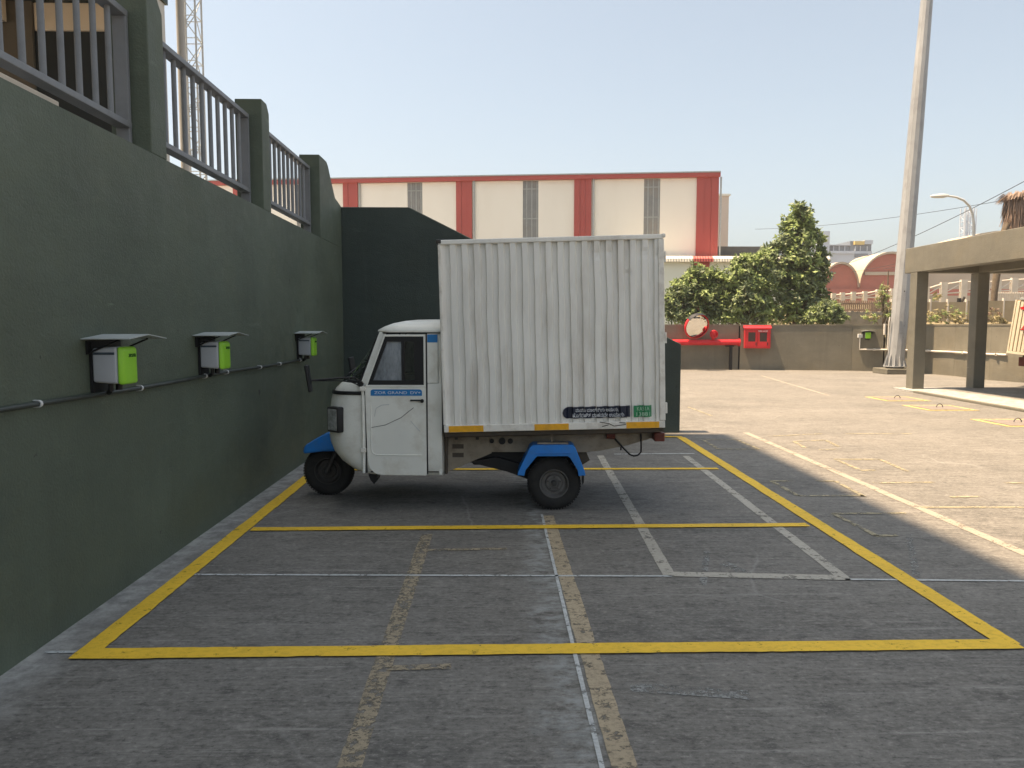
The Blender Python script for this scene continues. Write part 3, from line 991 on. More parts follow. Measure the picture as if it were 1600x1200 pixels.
# ------------------------------------------------------------------ chargers
def charger(label, loc, rz, hood_label, hood_dy=0.075, sc=1.0):
    """a wall charger facing +x in its own frame (y along the wall)"""
    t = thing('wall_charger', label, 'charger', loc, 'vehicle chargers on the walls')
    D1 = 0.175

    def sec(x, y0, y1, z0, z1):
        return [(x, y0, z0), (x, y1, z0), (x, y1, z1), (x, y0, z1)]
    FS = [(0, 3, 2, 1), (4, 5, 6, 7), (0, 1, 5, 4), (1, 2, 6, 5), (2, 3, 7, 6), (3, 0, 4, 7)]
    MB().add(sec(0.02, -0.095, 0.09, 0.022, 0.232) + sec(D1, -0.105, 0.10, 0.012, 0.242), FS).build(
        'case', M['charger_grey'], t, world=False, bevel=0.016, seg=3, smooth=50)
    MB().add(sec(D1 + 0.002, -0.107, 0.102, 0.008, 0.246) + sec(D1 + 0.035, -0.085, 0.085, 0.006, 0.228), FS).build(
        'front_cover', M['lime'], t, world=False, bevel=0.016, seg=3, smooth=50)
    MB().add([(0.03, -0.0985, 0.192), (D1 - 0.012, -0.1068, 0.192), (D1 - 0.012, -0.1068, 0.207), (0.03, -0.0985, 0.207),
              (0.03, -0.09, 0.192), (D1 - 0.012, -0.09, 0.192), (D1 - 0.012, -0.09, 0.207), (0.03, -0.09, 0.207)], FS).build(
        'slot', M['charger_slot'], t, world=False)
    MB().box(0.003, 0.02, -0.09, 0.09, -0.04, 0.27).build('mounting_plate', M['black'], t, world=False)
    MB().tube([(0.09, -0.02, 0.01), (0.09, -0.02, -0.03), (0.05, 0.03, -0.05)], 0.016, 8).build('cable_gland', M['black'], t, world=False, smooth=40)
    MB().tube([(0.10, 0.06, 0.01), (0.10, 0.06, -0.035)], 0.02, 10).build('plug_socket', M['black'], t, world=False, smooth=40)
    text_mesh('lettering', 'zeon', 0.05, M['lettering_dark'], t,
              Matrix.Translation((D1 + 0.036, 0.015, 0.185)) @ Matrix.Rotation(R(-6), 4, 'Y') @ Matrix.Rotation(R(90), 4, 'Z') @ Matrix.Rotation(R(90), 4, 'X'),
              width=0.085, extrude=0.003)
    t.rotation_euler.z = rz
    t.scale = (sc, sc, sc)
    off = Matrix.Rotation(rz, 3, 'Z') @ Vector((0, hood_dy, 0)) * sc
    h = thing('rain_hood', hood_label, 'rain hood', (loc[0] + off.x, loc[1] + off.y, loc[2] + 0.285 * sc), 'sheet rain hoods over the chargers')
    prof = [(-0.25, 0.008), (0.0, 0.032), (0.25, 0.004)]
    mb = MB()
    for x in (0.003, 0.292):
        mb.v += [Vector((x, y, z)) for y, z in prof] + [Vector((x, y, z - 0.006)) for y, z in prof]
    mb.f += [(0, 6, 7, 1), (1, 7, 8, 2), (3, 4, 10, 9), (4, 5, 11, 10), (0, 1, 4, 3), (1, 2, 5, 4), (6, 9, 10, 7), (7, 10, 11, 8), (0, 3, 9, 6), (2, 8, 11, 5)]
    mb.m += [0] * 10
    mb.build('sheet', M['hood'], h, world=False)
    MB().box(0.003, 0.012, -0.2, 0.2, -0.09, -0.008).build('back_plate', M['black'], h, world=False)
    for y in (-0.18, 0.18):
        MB().tube([(0.012, y, -0.08), (0.2, y, 0.0)], 0.006, 6).build('strut', M['black'], h, world=False)
    h.rotation_euler.z = rz
    h.scale = (sc, sc, sc)
    return t


def on_wall(px, py, x=WX):
    d = ray(px, py)
    t_ = x / d.x
    return Vector((0, 0, EYE)) + d * t_


charger('grey and lime wall charger nearest the camera on the green wall', (WX, 4.635, 1.385), 0,
        'grey gable rain hood over the charger nearest the camera')
charger('grey and lime wall charger in the middle of the three on the green wall', (WX, 6.27, 1.385), 0,
        'grey gable rain hood over the middle charger of the green wall', 0.06)
charger('grey and lime wall charger beside the cab mirror, farthest of three on the green wall', (WX, 9.29, 1.375), 0,
        'grey gable rain hood over the charger beside the cab mirror', 0.06)
cd = thing('conduit', 'dark painted conduit along the green wall held by white clips', 'conduit', (WX, 3, 1.33))
pts = [(WX + 0.026, y, 1.33 + 0.006 * math.sin(y * 2.1)) for y in [-1.5 + i * 0.25 for i in range(13)]]
pts += [(WX + 0.026, y, 1.33 + 0.005 * math.sin(y * 2.1)) for y in [1.75 + i * 0.25 for i in range(32)]]
MB().tube(pts, 0.0145, 8).build('pipe', M['conduit'], cd, smooth=60)
for px in (51, 213, 316, 350, 403, 434, 466):
    y = WX / math.tan(0) if False else on_wall(px, 600).y
    zc = 1.33 + 0.005 * math.sin(y * 2.1)
    mb = MB()
    n = 8
    for k in range(n + 1):
        q = R(-90 + 180 * k / n)
        for rr_ in (0.0155, 0.0205):
            for yy in (-0.009, 0.009):
                mb.v.append(Vector((WX + 0.026 + rr_ * math.cos(q), y + yy, zc + rr_ * math.sin(q))))
    for k in range(n):
        a = 4 * k
        mb.f += [(a, a + 1, a + 5, a + 4), (a + 2, a + 6, a + 7, a + 3), (a, a + 4, a + 6, a + 2), (a + 1, a + 3, a + 7, a + 5)]
        mb.m += [0] * 4
    mb.box(WX + 0.001, WX + 0.026, y - 0.009, y + 0.009, zc + 0.0155, zc + 0.0205)
    mb.box(WX + 0.001, WX + 0.026, y - 0.009, y + 0.009, zc - 0.0205, zc - 0.0155)
    mb.build('clip', M['clip'], cd)
# the charger on the far wall, with its white feed pipe
c, nn, e = wall_pt(1355, 0.0)
charger('small lime wall charger on the far boundary wall beside the mast', (c.x, c.y, at(1356, 529, c.y).z), math.atan2(nn.y, nn.x),
        'small dark rain hood over the charger on the far wall', 0.0, 1.0)
fp2 = thing('feed_pipe', 'white plastic feed pipe running low along the boundary wall to the far charger', 'pipe', (15, 28, 0.8))
a, na, _ = wall_pt(1343, 0.04)
zt, zb = at(1343, 527, a.y).z, at(1343, 546, a.y).z
pts = [(a.x, a.y, zt), (a.x, a.y, zb)]
for px in (1385, 1430, 1490, 1545, 1575):
    q, _, _ = wall_pt(px, 0.045)
    pts.append((q.x, q.y, zb))
MB().tube(pts, 0.033, 8).build('pipe', M['pvc'], fp2, smooth=60)
MB().box(a.x - 0.09, a.x + 0.09, a.y - 0.05, a.y + 0.03, zt - 0.02, zt + 0.13).build('switch_box', M['clip'], fp2, bevel=0.01)
for px in (1366, 1452, 1508, 1560):
    q, _, _ = wall_pt(px, 0.05)
    MB().lathe([(0.034, -0.04), (0.046, -0.04), (0.046, 0.04), (0.034, 0.04)], 'x', (q.x, q.y, zb), 10).build('coupling', M['pvc'], fp2)
q, _, _ = wall_pt(1381, 0.06)
tag(MB().tube([(q.x, q.y, at(1381, 523, q.y).z), (q.x, q.y, at(1381, 506, q.y).z)], 0.05, 8).build('vent_pipe', M['pvc'], smooth=60),
    'short white stub pipe fixed upright over the wall joint', 'pipe')

# ------------------------------------------------------------------ tall mast
mb_ = gp(1408, 585)
ms = thing('floodlight_mast', 'tall tapered galvanised mast on a square concrete plinth', 'mast', (mb_.x, mb_.y + 0.45, 0))
MB().box(-0.55, 0.55, -0.5, 0.55, 0, 0.2).build('plinth', M['olive'], ms, world=False, bevel=0.02)
lean = math.tan(R(2.6))
MB().tube([(0.01 + lean * z, 0, z) for z in (0.28, 2, 5, 9, 14.5)], [0.29, 0.285, 0.275, 0.25, 0.185], 12).build('shaft', M['mast'], ms, world=False, smooth=20)
MB().lathe([(0.0, 0.26), (0.40, 0.26), (0.40, 0.29), (0.0, 0.29)], 'z', (0, 0, 0), 24).build('base_plate', M['mast'], ms, world=False)
MB().lathe([(0.0, 0.205), (0.30, 0.205), (0.30, 0.255), (0.0, 0.255)], 'z', (0, 0, 0), 16).build('grout_pad', M['black'], ms, world=False)
for k in range(12):
    q = 2 * math.pi * k / 12
    rot = Matrix.Rotation(q, 4, 'Z')
    v = [rot @ Vector(p) for p in ((0.27, -0.01, 0.292), (0.39, -0.01, 0.292), (0.27, -0.01, 0.75), (0.27, 0.01, 0.292), (0.39, 0.01, 0.292), (0.27, 0.01, 0.75))]
    MB().add(v, [(0, 1, 2), (3, 5, 4), (0, 3, 4, 1), (1, 4, 5, 2), (2, 5, 3, 0)]).build('gusset', M['mast'], ms, world=False)
MB().box(-0.055, 0.055, -0.285, -0.262, 1.5, 1.95).build('hatch', M['mast'], ms, world=False)
MB().tube([(-0.31, -0.02, 0.9), (-0.30, -0.03, 1.9), (-0.27, -0.03, 2.1)], 0.02, 6).build('cable_duct', M['pvc'], ms, world=False)
for k in range(5):
    MB().lathe([(0, -0.014), (0.022, -0.014), (0.022, 0.0)], 'y', (0.10 + 0.02 * (k % 2), -0.262, 1.35 + 0.42 * k), 8).build('bolt', M['dark_metal'], ms, world=False)

# ------------------------------------------------------------------ portico at the right
PX, PY = 11.36, 19.9
pt = thing('carport_frame', 'olive painted concrete carport with deep beams on square columns', 'carport', (PX, PY, 0))
BZ0, BZ1 = 3.22, 3.9
cw_, cd_ = 0.34, 0.33
for x, y in ((PX, PY), (PX + 1.87, PY + 0.28), (PX, PY - 9.5), (PX + 6.2, PY), (PX + 6.2, PY - 9.5)):
    MB().box(x, x + cw_ - 0.02, y, y + cd_, 0.0, BZ0 - 0.002).build('column', M['olive'], pt, bevel=0.012)
MB().box(PX - 0.003, PX + 0.34, PY - 11, PY + 0.62, BZ0, BZ1).build('beam', M['olive'], pt, bevel=0.012)
MB().box(PX + 0.342, PX + 6.6, PY + 0.3, PY + 0.617, BZ0 + 0.003, BZ1 - 0.003).build('beam', M['olive'], pt, bevel=0.012)
MB().box(PX + 1.87, PX + 2.17, PY - 11, PY + 0.298, BZ0 + 0.001, BZ1 - 0.2).build('beam', M['olive'], pt, bevel=0.012)
MB().box(PX + 0.342, PX + 6.6, PY - 11, PY + 0.298, BZ1 - 0.16, BZ1 - 0.01).build('roof_slab', M['olive'], pt)
MB().box(PX + 0.0, PX + 3, PY - 11, PY - 4.05, BZ1 + 0.002, BZ1 + 0.36).build('parapet', M['olive'], pt, bevel=0.012)
pl = MB()
e0, e1 = gp(1440, 615), gp(1620, 649)
pl.prism([(e0.x + 0.02, PY + 0.5), (e0.x - 0.02, PY - 0.7), (e1.x - 0.05, e1.y - 4), (PX + 7, e1.y - 4), (PX + 7, PY + 0.5)], 'z', 0.0, 0.04)
pl = pl.build('paved_plinth', M['ground'])
tag(pl, kind='structure')
kd = (Vector((e1.x - 0.05, e1.y - 4, 0)) - Vector((e0.x - 0.02, PY - 0.7, 0)))
kn = Vector((kd.y, -kd.x, 0)).normalized()
kn = kn if kn.x < 0 else -kn
k0, k1 = Vector((e0.x - 0.02, PY - 0.7, 0)), Vector((e1.x - 0.05, e1.y - 4, 0))
kb = MB().prism([tuple(p.xy) for p in (k0 + kn * 0.06, k1 + kn * 0.06, k1 - kn * 0.06, k0 - kn * 0.06)], 'z', 0.0, 0.055).build('kerb', M['olive'], bevel=0.01)
tag(kb, kind='structure')

# ------------------------------------------------------------------ manhole covers
for (px, py), lab in zip(((1402, 623.5), (1468, 637.5), (1590, 661)), ('square manhole cover with a yellow border, the one nearest the mast',
                                                                       'square manhole cover with a yellow border in front of the first column',
                                                                       'square manhole cover with a yellow border at the right edge of the yard')):
    q = gp(px, py)
    t = thing('manhole_cover', lab, 'manhole', (q.x, q.y, 0), 'manhole covers in the sunny yard')
    h = 0.4
    MB().ring([(-h - 0.13, -h - 0.13), (h + 0.13, -h - 0.13), (h + 0.13, h + 0.13), (-h - 0.13, h + 0.13)],
              [(-h - 0.02, -h - 0.02), (h + 0.02, -h - 0.02), (h + 0.02, h + 0.02), (-h - 0.02, h + 0.02)], 'z', 0.001, 0.008).build('painted_border', M['manhole_yellow'], t, world=False)
    MB().box(-h, h, -h, h, 0.0, 0.014).build('cover', M['manhole'], t, world=False, bevel=0.008)
    MB().ring([(-h - 0.015, -h - 0.015), (h + 0.015, -h - 0.015), (h + 0.015, h + 0.015), (-h - 0.015, h + 0.015)],
              [(-h - 0.003, -h - 0.003), (h + 0.003, -h - 0.003), (h + 0.003, h + 0.003), (-h - 0.003, h + 0.003)], 'z', 0.001, 0.012).build('frame', M['dark_metal'], t, world=False)
    MB().tube([(0.07 * math.cos(R(a_)), 0.0, 0.02 + 0.07 * math.sin(R(a_))) for a_ in range(0, 181, 20)], 0.009, 6).build('lifting_ring', M['rim'], t, world=False)

# ------------------------------------------------------------------ the cargo three-wheeler
tk = thing('cargo_three_wheeler', 'white three-wheeled cargo carrier with blue mudguards and a ribbed white box', 'cargo vehicle', (0.556, 7.55, 0))
tk.rotation_euler.z = R(-2)
B_ = dict(world=False)


def body_ring(xf, hw, xc, z, xr, n=14):
    """half-round nose plan: from rear near side, forward, round the nose, back to rear far side"""
    pts = [(xr, -hw)]
    for k in range(5):
        pts.append((xr + (xc - xr) * (k + 1) / 5, -hw))
    for k in range(1, 2 * n):
        q = math.pi * k / (2 * n)
        s_, c_ = math.sin(q), math.cos(q)
        ex = 0.62
        pts.append((xc + (xf - xc) * (abs(s_) ** ex), -hw * math.copysign(abs(c_) ** ex, c_)))
    for k in range(5):
        pts.append((xc + (xr - xc) * k / 5, hw))
    pts.append((xr, hw))
    return [Vector((x, y, z)) for x, y in pts]


def loft(rings, cap0=False, cap1=False):
    mb = MB()
    n = len(rings[0])
    for r_ in rings:
        mb.v += r_
    for j in range(len(rings) - 1):
        for i in range(n - 1):
            a = j * n + i
            mb.f.append((a, a + 1, a + n + 1, a + n))
            mb.m.append(0)
    if cap0:
        mb.f.append(tuple(range(n)))
        mb.m.append(0)
    if cap1:
        mb.f.append(tuple((len(rings) - 1) * n + i for i in range(n)))
        mb.m.append(0)
    return mb


XR = -1.065
lv = [(0.325, -1.80, 0.600, -1.66), (0.345, -1.90, 0.625, -1.68), (0.375, -2.00, 0.642, -1.70), (0.45, -2.11, 0.655, -1.74), (0.54, -2.185, 0.66, -1.78),
      (0.64, -2.225, 0.66, -1.80), (0.76, -2.235, 0.66, -1.81), (0.90, -2.225, 0.66, -1.81), (1.04, -2.205, 0.66, -1.80), (1.095, -2.19, 0.658, -1.795),
      (1.15, -2.155, 0.655, -1.79), (1.20, -2.10, 0.652, -1.78), (1.215, -2.05, 0.648, -1.76)]
cabm = loft([body_ring(xf, hw, xc, z, XR) for z, xf, hw, xc in lv], cap0=True)
cab = cabm.build('cab_body', M['cab_white'], tk, smooth=35, **B_)
# rear wall of the cab and floor
MB().box(XR - 0.03, XR - 0.001, -0.645, 0.645, 0.34, 1.69).build('rear_bulkhead', M['cab_white'], tk, **B_)
for s in (-1, 1):
    ys = sorted((s * 0.661, s * 0.625))
    MB().box(-1.206, XR - 0.032, ys[0], ys[1], 1.217, 1.693).build('rear_pillar', M['cab_white'], tk, bevel=0.006, **B_)
    # A pillar: a slanting strip with depth
    pv = []
    for (xa, ya, z_) in ((-1.835, 0.652, 1.21), (-1.775, 0.655, 1.21), (-1.60, 0.632, 1.698), (-1.655, 0.628, 1.698)):
        pv.append(Vector((xa, s * ya, z_)))
    pv2 = [p + Vector((0.012, -s * 0.05, 0)) for p in pv]
    MB().add(pv + pv2, [(0, 1, 2, 3), (7, 6, 5, 4), (0, 4, 5, 1), (1, 5, 6, 2), (2, 6, 7, 3), (3, 7, 4, 0)]).build('front_pillar', M['cab_white'], tk, bevel=0.006, **B_)
# roof cap
rl = [(1.695, -1.70, 0.668, -1.50), (1.705, -1.725, 0.672, -1.50), (1.72, -1.715, 0.668, -1.50), (1.75, -1.655, 0.645, -1.47), (1.78, -1.57, 0.60, -1.44),
      (1.803, -1.46, 0.50, -1.38), (1.815, -1.35, 0.36, -1.3), (1.82, -1.25, 0.15, -1.2)]
loft([body_ring(xf, hw, xc, z, XR) for z, xf, hw, xc in rl], cap0=True, cap1=True).build('cab_roof', M['cab_white'], tk, smooth=50, **B_)
# roof gutter and drip line
loft([body_ring(-1.712, 0.667, -1.50, 1.684, XR + 0.002), body_ring(-1.715, 0.669, -1.50, 1.694, XR + 0.002)]).build('roof_seal', M['black'], tk, **B_)


def arc_plan(xc0, xs, hw, k):
    """windscreen plan point, k -1..1"""
    return (xs + (xc0 - xs) * (1 - abs(k) ** 2.4), hw * k)


def wsp(u, v):
    k = -1 + 2 * u
    b0 = arc_plan(-2.075, -1.84, 0.635, k)
    b1 = arc_plan(-1.715, -1.66, 0.612, k)
    return (b0[0] + (b1[0] - b0[0]) * v, b0[1] + (b1[1] - b0[1]) * v, 1.222 + (1.68 - 1.222) * v)


MB().grid(wsp, 16, 6).build('windscreen', M['screen'], tk, smooth=True, **B_)
ed = [wsp(i / 24, 0) for i in range(25)] + [wsp(1, j / 6) for j in range(1, 7)] + [wsp(1 - i / 24, 1) for i in range(1, 25)] + [wsp(0, 1 - j / 6) for j in range(1, 7)]
MB().tube(ed, 0.015, 8).build('windscreen_seal', M['black'], tk, smooth=60, **B_)
# black band under the screen
lb = [(1.103, -2.193, 0.665, -1.795), (1.112, -2.196, 0.667, -1.795), (1.130, -2.185, 0.666, -1.793), (1.138, -2.175, 0.663, -1.792)]
bl = loft([body_ring(xf - 0.004, hw + 0.001, xc, z, -1.80)[5:-5] for z, xf, hw, xc in lb])
bl.build('cowl_band', M['black'], tk, smooth=40, **B_)
MB().tube([(-2.09, -0.3, 1.20), (-2.03, -0.28, 1.28), (-1.95, -0.05, 1.37)], 0.008, 6).build('wiper', M['black'], tk, **B_)

# doors
def door(s):
    yo = s * 0.672
    yi = s * 0.655
    a, b = min(yo, yi), max(yo, yi)
    d = MB().prism([(-1.775, 0.47), (-1.755, 0.40), (-1.70, 0.352), (-1.63, 0.338), (-1.215, 0.335), (-1.212, 0.36), (-1.212, 1.178), (-1.79, 1.178)], 'y', a, b)
    d = d.build('door', M['cab_white'], tk, bevel=0.006, **B_)
    # pressed line in the lower panel
    MB().tube([(-1.735, s * 0.672, 1.02), (-1.735, s * 0.673, 0.585), (-1.72, s * 0.673, 0.55), (-1.69, s * 0.673, 0.535), (-1.255, s * 0.673, 0.53)], 0.005, 6).build('pressed_seam', M['cab_white'], d, **B_)
    # window frame
    o_ = [(-1.790, 1.180), (-1.213, 1.180), (-1.213, 1.675), (-1.60, 1.675)]
    i_ = [(-1.762, 1.200), (-1.232, 1.200), (-1.232, 1.655), (-1.592, 1.655)]
    MB().ring(o_, i_, 'y', a, b).build('window_frame', M['cab_white'], d, bevel=0.004, **B_)
    g_ = [(-1.712, 1.243), (-1.275, 1.243), (-1.275, 1.608), (-1.574, 1.608)]
    MB().ring([(x, z) for x, z in i_], g_, 'y', s * 0.662 - 0.008, s * 0.662 + 0.006).build('window_seal', M['black'], d, **B_)
    y_ = s * 0.655
    MB().add([(-1.714, y_, 1.240), (-1.44, y_, 1.240), (-1.44, y_, 1.612), (-1.572, y_, 1.612)], [(0, 1, 2, 3)]).build('sliding_pane', M['glass_front'], d, **B_)
    MB().add([(-1.43, s * 0.645, 1.227), (-1.263, s * 0.645, 1.227), (-1.263, s * 0.645, 1.627), (-1.43, s * 0.645, 1.627)], [(0, 1, 2, 3)]).build('rear_pane', M['glass'], d, **B_)
    MB().box(-1.442, -1.412, s * 0.652 - 0.01, s * 0.652 + 0.01, 1.226, 1.628).build('window_bar', M['black'], d, **B_)
    MB().box(-1.322, -1.262, s * 0.652 - 0.007, s * 0.652 + 0.007, 1.227, 1.627).build('window_rail', M['black'], d, **B_)
    hy = s * 0.69
    MB().box(-1.36, -1.25, min(hy, s * 0.673), max(hy, s * 0.673), 1.048, 1.062).build('handle', M['black'], d, bevel=0.003, **B_)
    MB().lathe([(0, 0.0), (0.017, 0.0), (0.017, 0.02), (0, 0.02)], 'y', (-1.248, s * 0.692 if s < 0 else s * 0.672, 1.05), 12).build('lock', M['black'], d, **B_)
    # sticker
    st = [(-1.735, 1.098), (-1.735, 1.14), (-1.728, 1.152), (-1.712, 1.158), (-1.272, 1.158), (-1.256, 1.152), (-1.249, 1.14), (-1.249, 1.098)]
    MB().prism(st, 'y', s * 0.6725, s * 0.6735).build('sticker', M['sticker_blue'], d, **B_)
    Mt = Matrix.Translation((-1.545, s * 0.6742, 1.127)) @ (FACE_NEG_Y if s < 0 else Matrix.Rotation(R(180), 4, 'Z') @ FACE_NEG_Y)
    text_mesh('lettering', 'ZOR GRAND', 0.05, M['lettering'], d, Mt, width=0.31, height=0.026)
    Mt = Matrix.Translation((-1.31 if s < 0 else -1.31, s * 0.6742, 1.127)) @ (FACE_NEG_Y if s < 0 else Matrix.Rotation(R(180), 4, 'Z') @ FACE_NEG_Y)
    text_mesh('lettering', 'DV+', 0.05, M['lettering'], d, Mt, width=0.095, height=0.026)
    # scratches
    if s < 0:
        MB().tube([(-1.735, -0.6725, 0.795), (-1.60, -0.6725, 0.82), (-1.45, -0.6725, 0.89), (-1.33, -0.6725, 0.985)], 0.0025, 4).build('scratch', M['dark_metal'], d, **B_)
        MB().tube([(-1.70, -0.6725, 0.90), (-1.685, -0.6725, 0.98), (-1.63, -0.6725, 1.01), (-1.56, -0.6725, 1.015)], 0.0022, 4).build('scratch', M['charger_grey'], d, **B_)
        MB().tube([(-1.36, -0.6725, 0.86), (-1.30, -0.6725, 0.79), (-1.27, -0.6725, 0.76)], 0.002, 4).build('scratch', M['charger_grey'], d, **B_)
    return d


for s in (-1, 1):
    door(s)
    MB().tube([(-1.812, s * 0.668, 0.36), (-1.812, s * 0.668, 1.16)], 0.014, 8).build('hinge_post', M['cab_white'], tk, smooth=60, **B_)
    MB().box(-1.792, -1.780, min(s * 0.6615, s * 0.64), max(s * 0.6615, s * 0.64), 0.36, 1.2).build('door_gap', M['black'], tk, **B_)
    for z in (0.58, 1.165):
        MB().box(-1.835, -1.785, min(s * 0.70, s * 0.664), max(s * 0.70, s * 0.664), z - 0.02, z + 0.02).build('hinge', M['box_edge'], tk, bevel=0.006, **B_)
    MB().box(-1.212, -1.198, min(s * 0.6615, s * 0.64), max(s * 0.6615, s * 0.64), 0.35, 1.69).build('door_gap', M['black'], tk, **B_)
    ysn = sorted((s * 0.6612, s * 0.6625))
    MB().box(-1.196, XR - 0.035, ysn[0], ysn[1], 1.60, 1.675).build('pillar_sticker', M['sticker_blue'], tk, **B_)
    # headlight
    rot = Matrix.Translation((-2.062, s * 0.578, 0.865)) @ Matrix.Rotation(s * R(38), 4, 'Z')
    hl = MB().box(-0.085, 0.085, -0.08, 0.08, -0.122, 0.122, M=rot)
    hl = hl.build('headlight', M['black'], tk, bevel=0.016, seg=3, smooth=50, **B_)
    MB().box(-0.094, -0.07, -0.068, 0.068, -0.108, 0.108, M=rot).build('lens', M['lamp_glass'], hl, bevel=0.008, **B_)
    lsd = sorted((s * 0.0835, s * 0.07))
    MB().box(-0.066, 0.066, lsd[0], lsd[1], -0.103, 0.103, M=rot).build('side_lens', M['lamp_glass'], hl, bevel=0.006, **B_)
    # mirrors
    ar = MB().tube([(-1.83, s * 0.67, 1.225), (-1.87, s * 0.74, 1.275), (-1.98, s * 0.80, 1.275), (-2.24, s * 0.86, 1.255)], 0.009, 8)
    ar = ar.build('mirror_arm', M['black'], tk, smooth=60, **B_)
    MB().tube([(-1.83, s * 0.67, 1.19), (-1.90, s * 0.75, 1.235), (-2.02, s * 0.81, 1.25), (-2.24, s * 0.86, 1.253)], 0.006, 6).build('stay', M['black'], ar, **B_)
    mb = MB().box(-0.014, 0.014, -0.07, 0.07, -0.125, 0.125, M=Matrix.Translation((-2.262, s * 0.865, 1.275)) @ Matrix.Rotation(R(-8), 4, 'Y') @ Matrix.Rotation(s * R(-8), 4, 'Z'))
    mr = mb.build('mirror', M['black'], tk, bevel=0.01, **B_)
    MB().lathe([(0, -0.02), (0.028, -0.02), (0.028, 0.02), (0, 0.02)], 'y', (-1.83, s * 0.665, 1.21), 10).build('mirror_mount', M['black'], tk, **B_)
# interior
MB().box(-1.36, -1.12, -0.5, 0.5, 0.75, 0.98).build('seat', M['seat'], tk, bevel=0.05, **B_)
MB().box(-1.20, -1.115, -0.5, 0.5, 0.985, 1.42).build('seat_back', M['seat'], tk, bevel=0.03, **B_)
MB().box(-2.0, -1.84, -0.55, 0.55, 0.98, 1.19).build('dashboard', M['black'], tk, bevel=0.04, **B_)
MB().tube([(-1.84, 0.0, 1.0), (-1.74, 0.0, 1.19), (-1.74, -0.3, 1.23)], 0.016, 8).build('handlebar', M['black'], tk, **B_)
MB().tube([(-1.74, 0.0, 1.19), (-1.74, 0.3, 1.23)], 0.016, 8).build('handlebar', M['black'], tk, **B_)
MB().box(-1.75, -1.10, -0.64, 0.64, 0.36, 0.40).build('floor_pan', M['black'], tk, **B_)
MB().prism([(-1.725, 0.24), (-1.69, 0.29), (-1.70, 0.335), (-1.78, 0.335), (-1.76, 0.28)], 'y', -0.62, -0.5).build('tow_hook', M['black'], tk, **B_)


def wheel(x, y, name, rim_mat, r=0.254, wd=0.125):
    s = -1
    prof = [(0.135, -wd / 2 + 0.012), (0.15, -wd / 2), (0.20, -wd / 2 - 0.004), (0.235, -wd / 2 + 0.010), (r - 0.004, -wd / 2 + 0.028), (r, -wd / 2 + 0.04),
            (r, -0.018), (r - 0.008, -0.014), (r - 0.008, -0.008), (r, -0.004), (r, 0.004), (r - 0.008, 0.008), (r - 0.008, 0.014), (r, 0.018),
            (r, wd / 2 - 0.04), (r - 0.004, wd / 2 - 0.028), (0.235, wd / 2 - 0.01), (0.20, wd / 2 + 0.004), (0.15, wd / 2), (0.135, wd / 2 - 0.012)]
    ty = MB().lathe(prof, 'y', (x, y, r), 48).build(name, M['rubber'], tk, smooth=40, **B_)
    rp = []
    for sg in (-1, 1):
        rp.append([(0.137, sg * (wd / 2 - 0.012)), (0.140, sg * (wd / 2 + 0.003)), (0.132, sg * (wd / 2 + 0.003)), (0.125, sg * (wd / 2 - 0.012)), (0.112, sg * (wd / 2 - 0.045)), (0.085, sg * (wd / 2 - 0.045)),
                   (0.075, sg * (wd / 2 - 0.03)), (0.05, sg * (wd / 2 - 0.028)), (0.045, sg * (wd / 2 - 0.035)), (0, sg * (wd / 2 - 0.035))])
    mb = MB()
    for q in rp:
        mb.lathe(q, 'y', (x, y, r), 32)
    mb.build('rim', rim_mat, ty, smooth=40, **B_)
    for k in range(5):
        q = 2 * math.pi * k / 5 + 0.3
        for sg in (-1, 1):
            MB().lathe([(0, 0.012 * sg), (0.008, 0.012 * sg), (0.008, -0.01 * sg)], 'y', (x + 0.062 * math.cos(q), y + sg * (wd / 2 - 0.028), r + 0.062 * math.sin(q)), 6).build('wheel_nut', M['dark_metal'], ty, **B_)
    MB().lathe([(0, -wd / 2 + 0.005), (0.026, -wd / 2 + 0.008), (0.03, -wd / 2 + 0.035)], 'y', (x, y, r), 14).build('hub_cap', M['dark_metal'], ty, **B_)
    # tread blocks
    mb = MB()
    for k in range(56):
        q = 2 * math.pi * k / 56
        for sg in (-1, 1):
            rot = Matrix.Translation((x, y, r)) @ Matrix.Rotation(q + (0.055 if sg > 0 else 0), 4, 'Y')
            mb.box(-0.009, 0.009, sg * 0.022 if sg > 0 else -0.05, 0.05 if sg > 0 else -0.022, r - 0.006, r + 0.0035, M=rot)
    tb = mb.build('tread', M['rubber'], ty, **B_)
    tb['kind'] = 'stuff'
    return ty


wheel(-2.32, 0.0, 'wheel', M['dark_metal'])
wheel(0.0, -0.575, 'wheel', M['rim'])
wheel(0.0, 0.575, 'wheel', M['rim'])
# front fork and mudguard
for s in (-1, 1):
    MB().tube([(-2.32, s * 0.095, 0.254), (-2.20, s * 0.095, 0.52), (-2.15, s * 0.06, 0.70)], 0.022, 8).build('fork', M['dark_metal'], tk, smooth=60, **B_)
MB().tube([(-2.32, -0.11, 0.254), (-2.32, 0.11, 0.254)], 0.02, 8).build('front_axle', M['dark_metal'], tk, **B_)


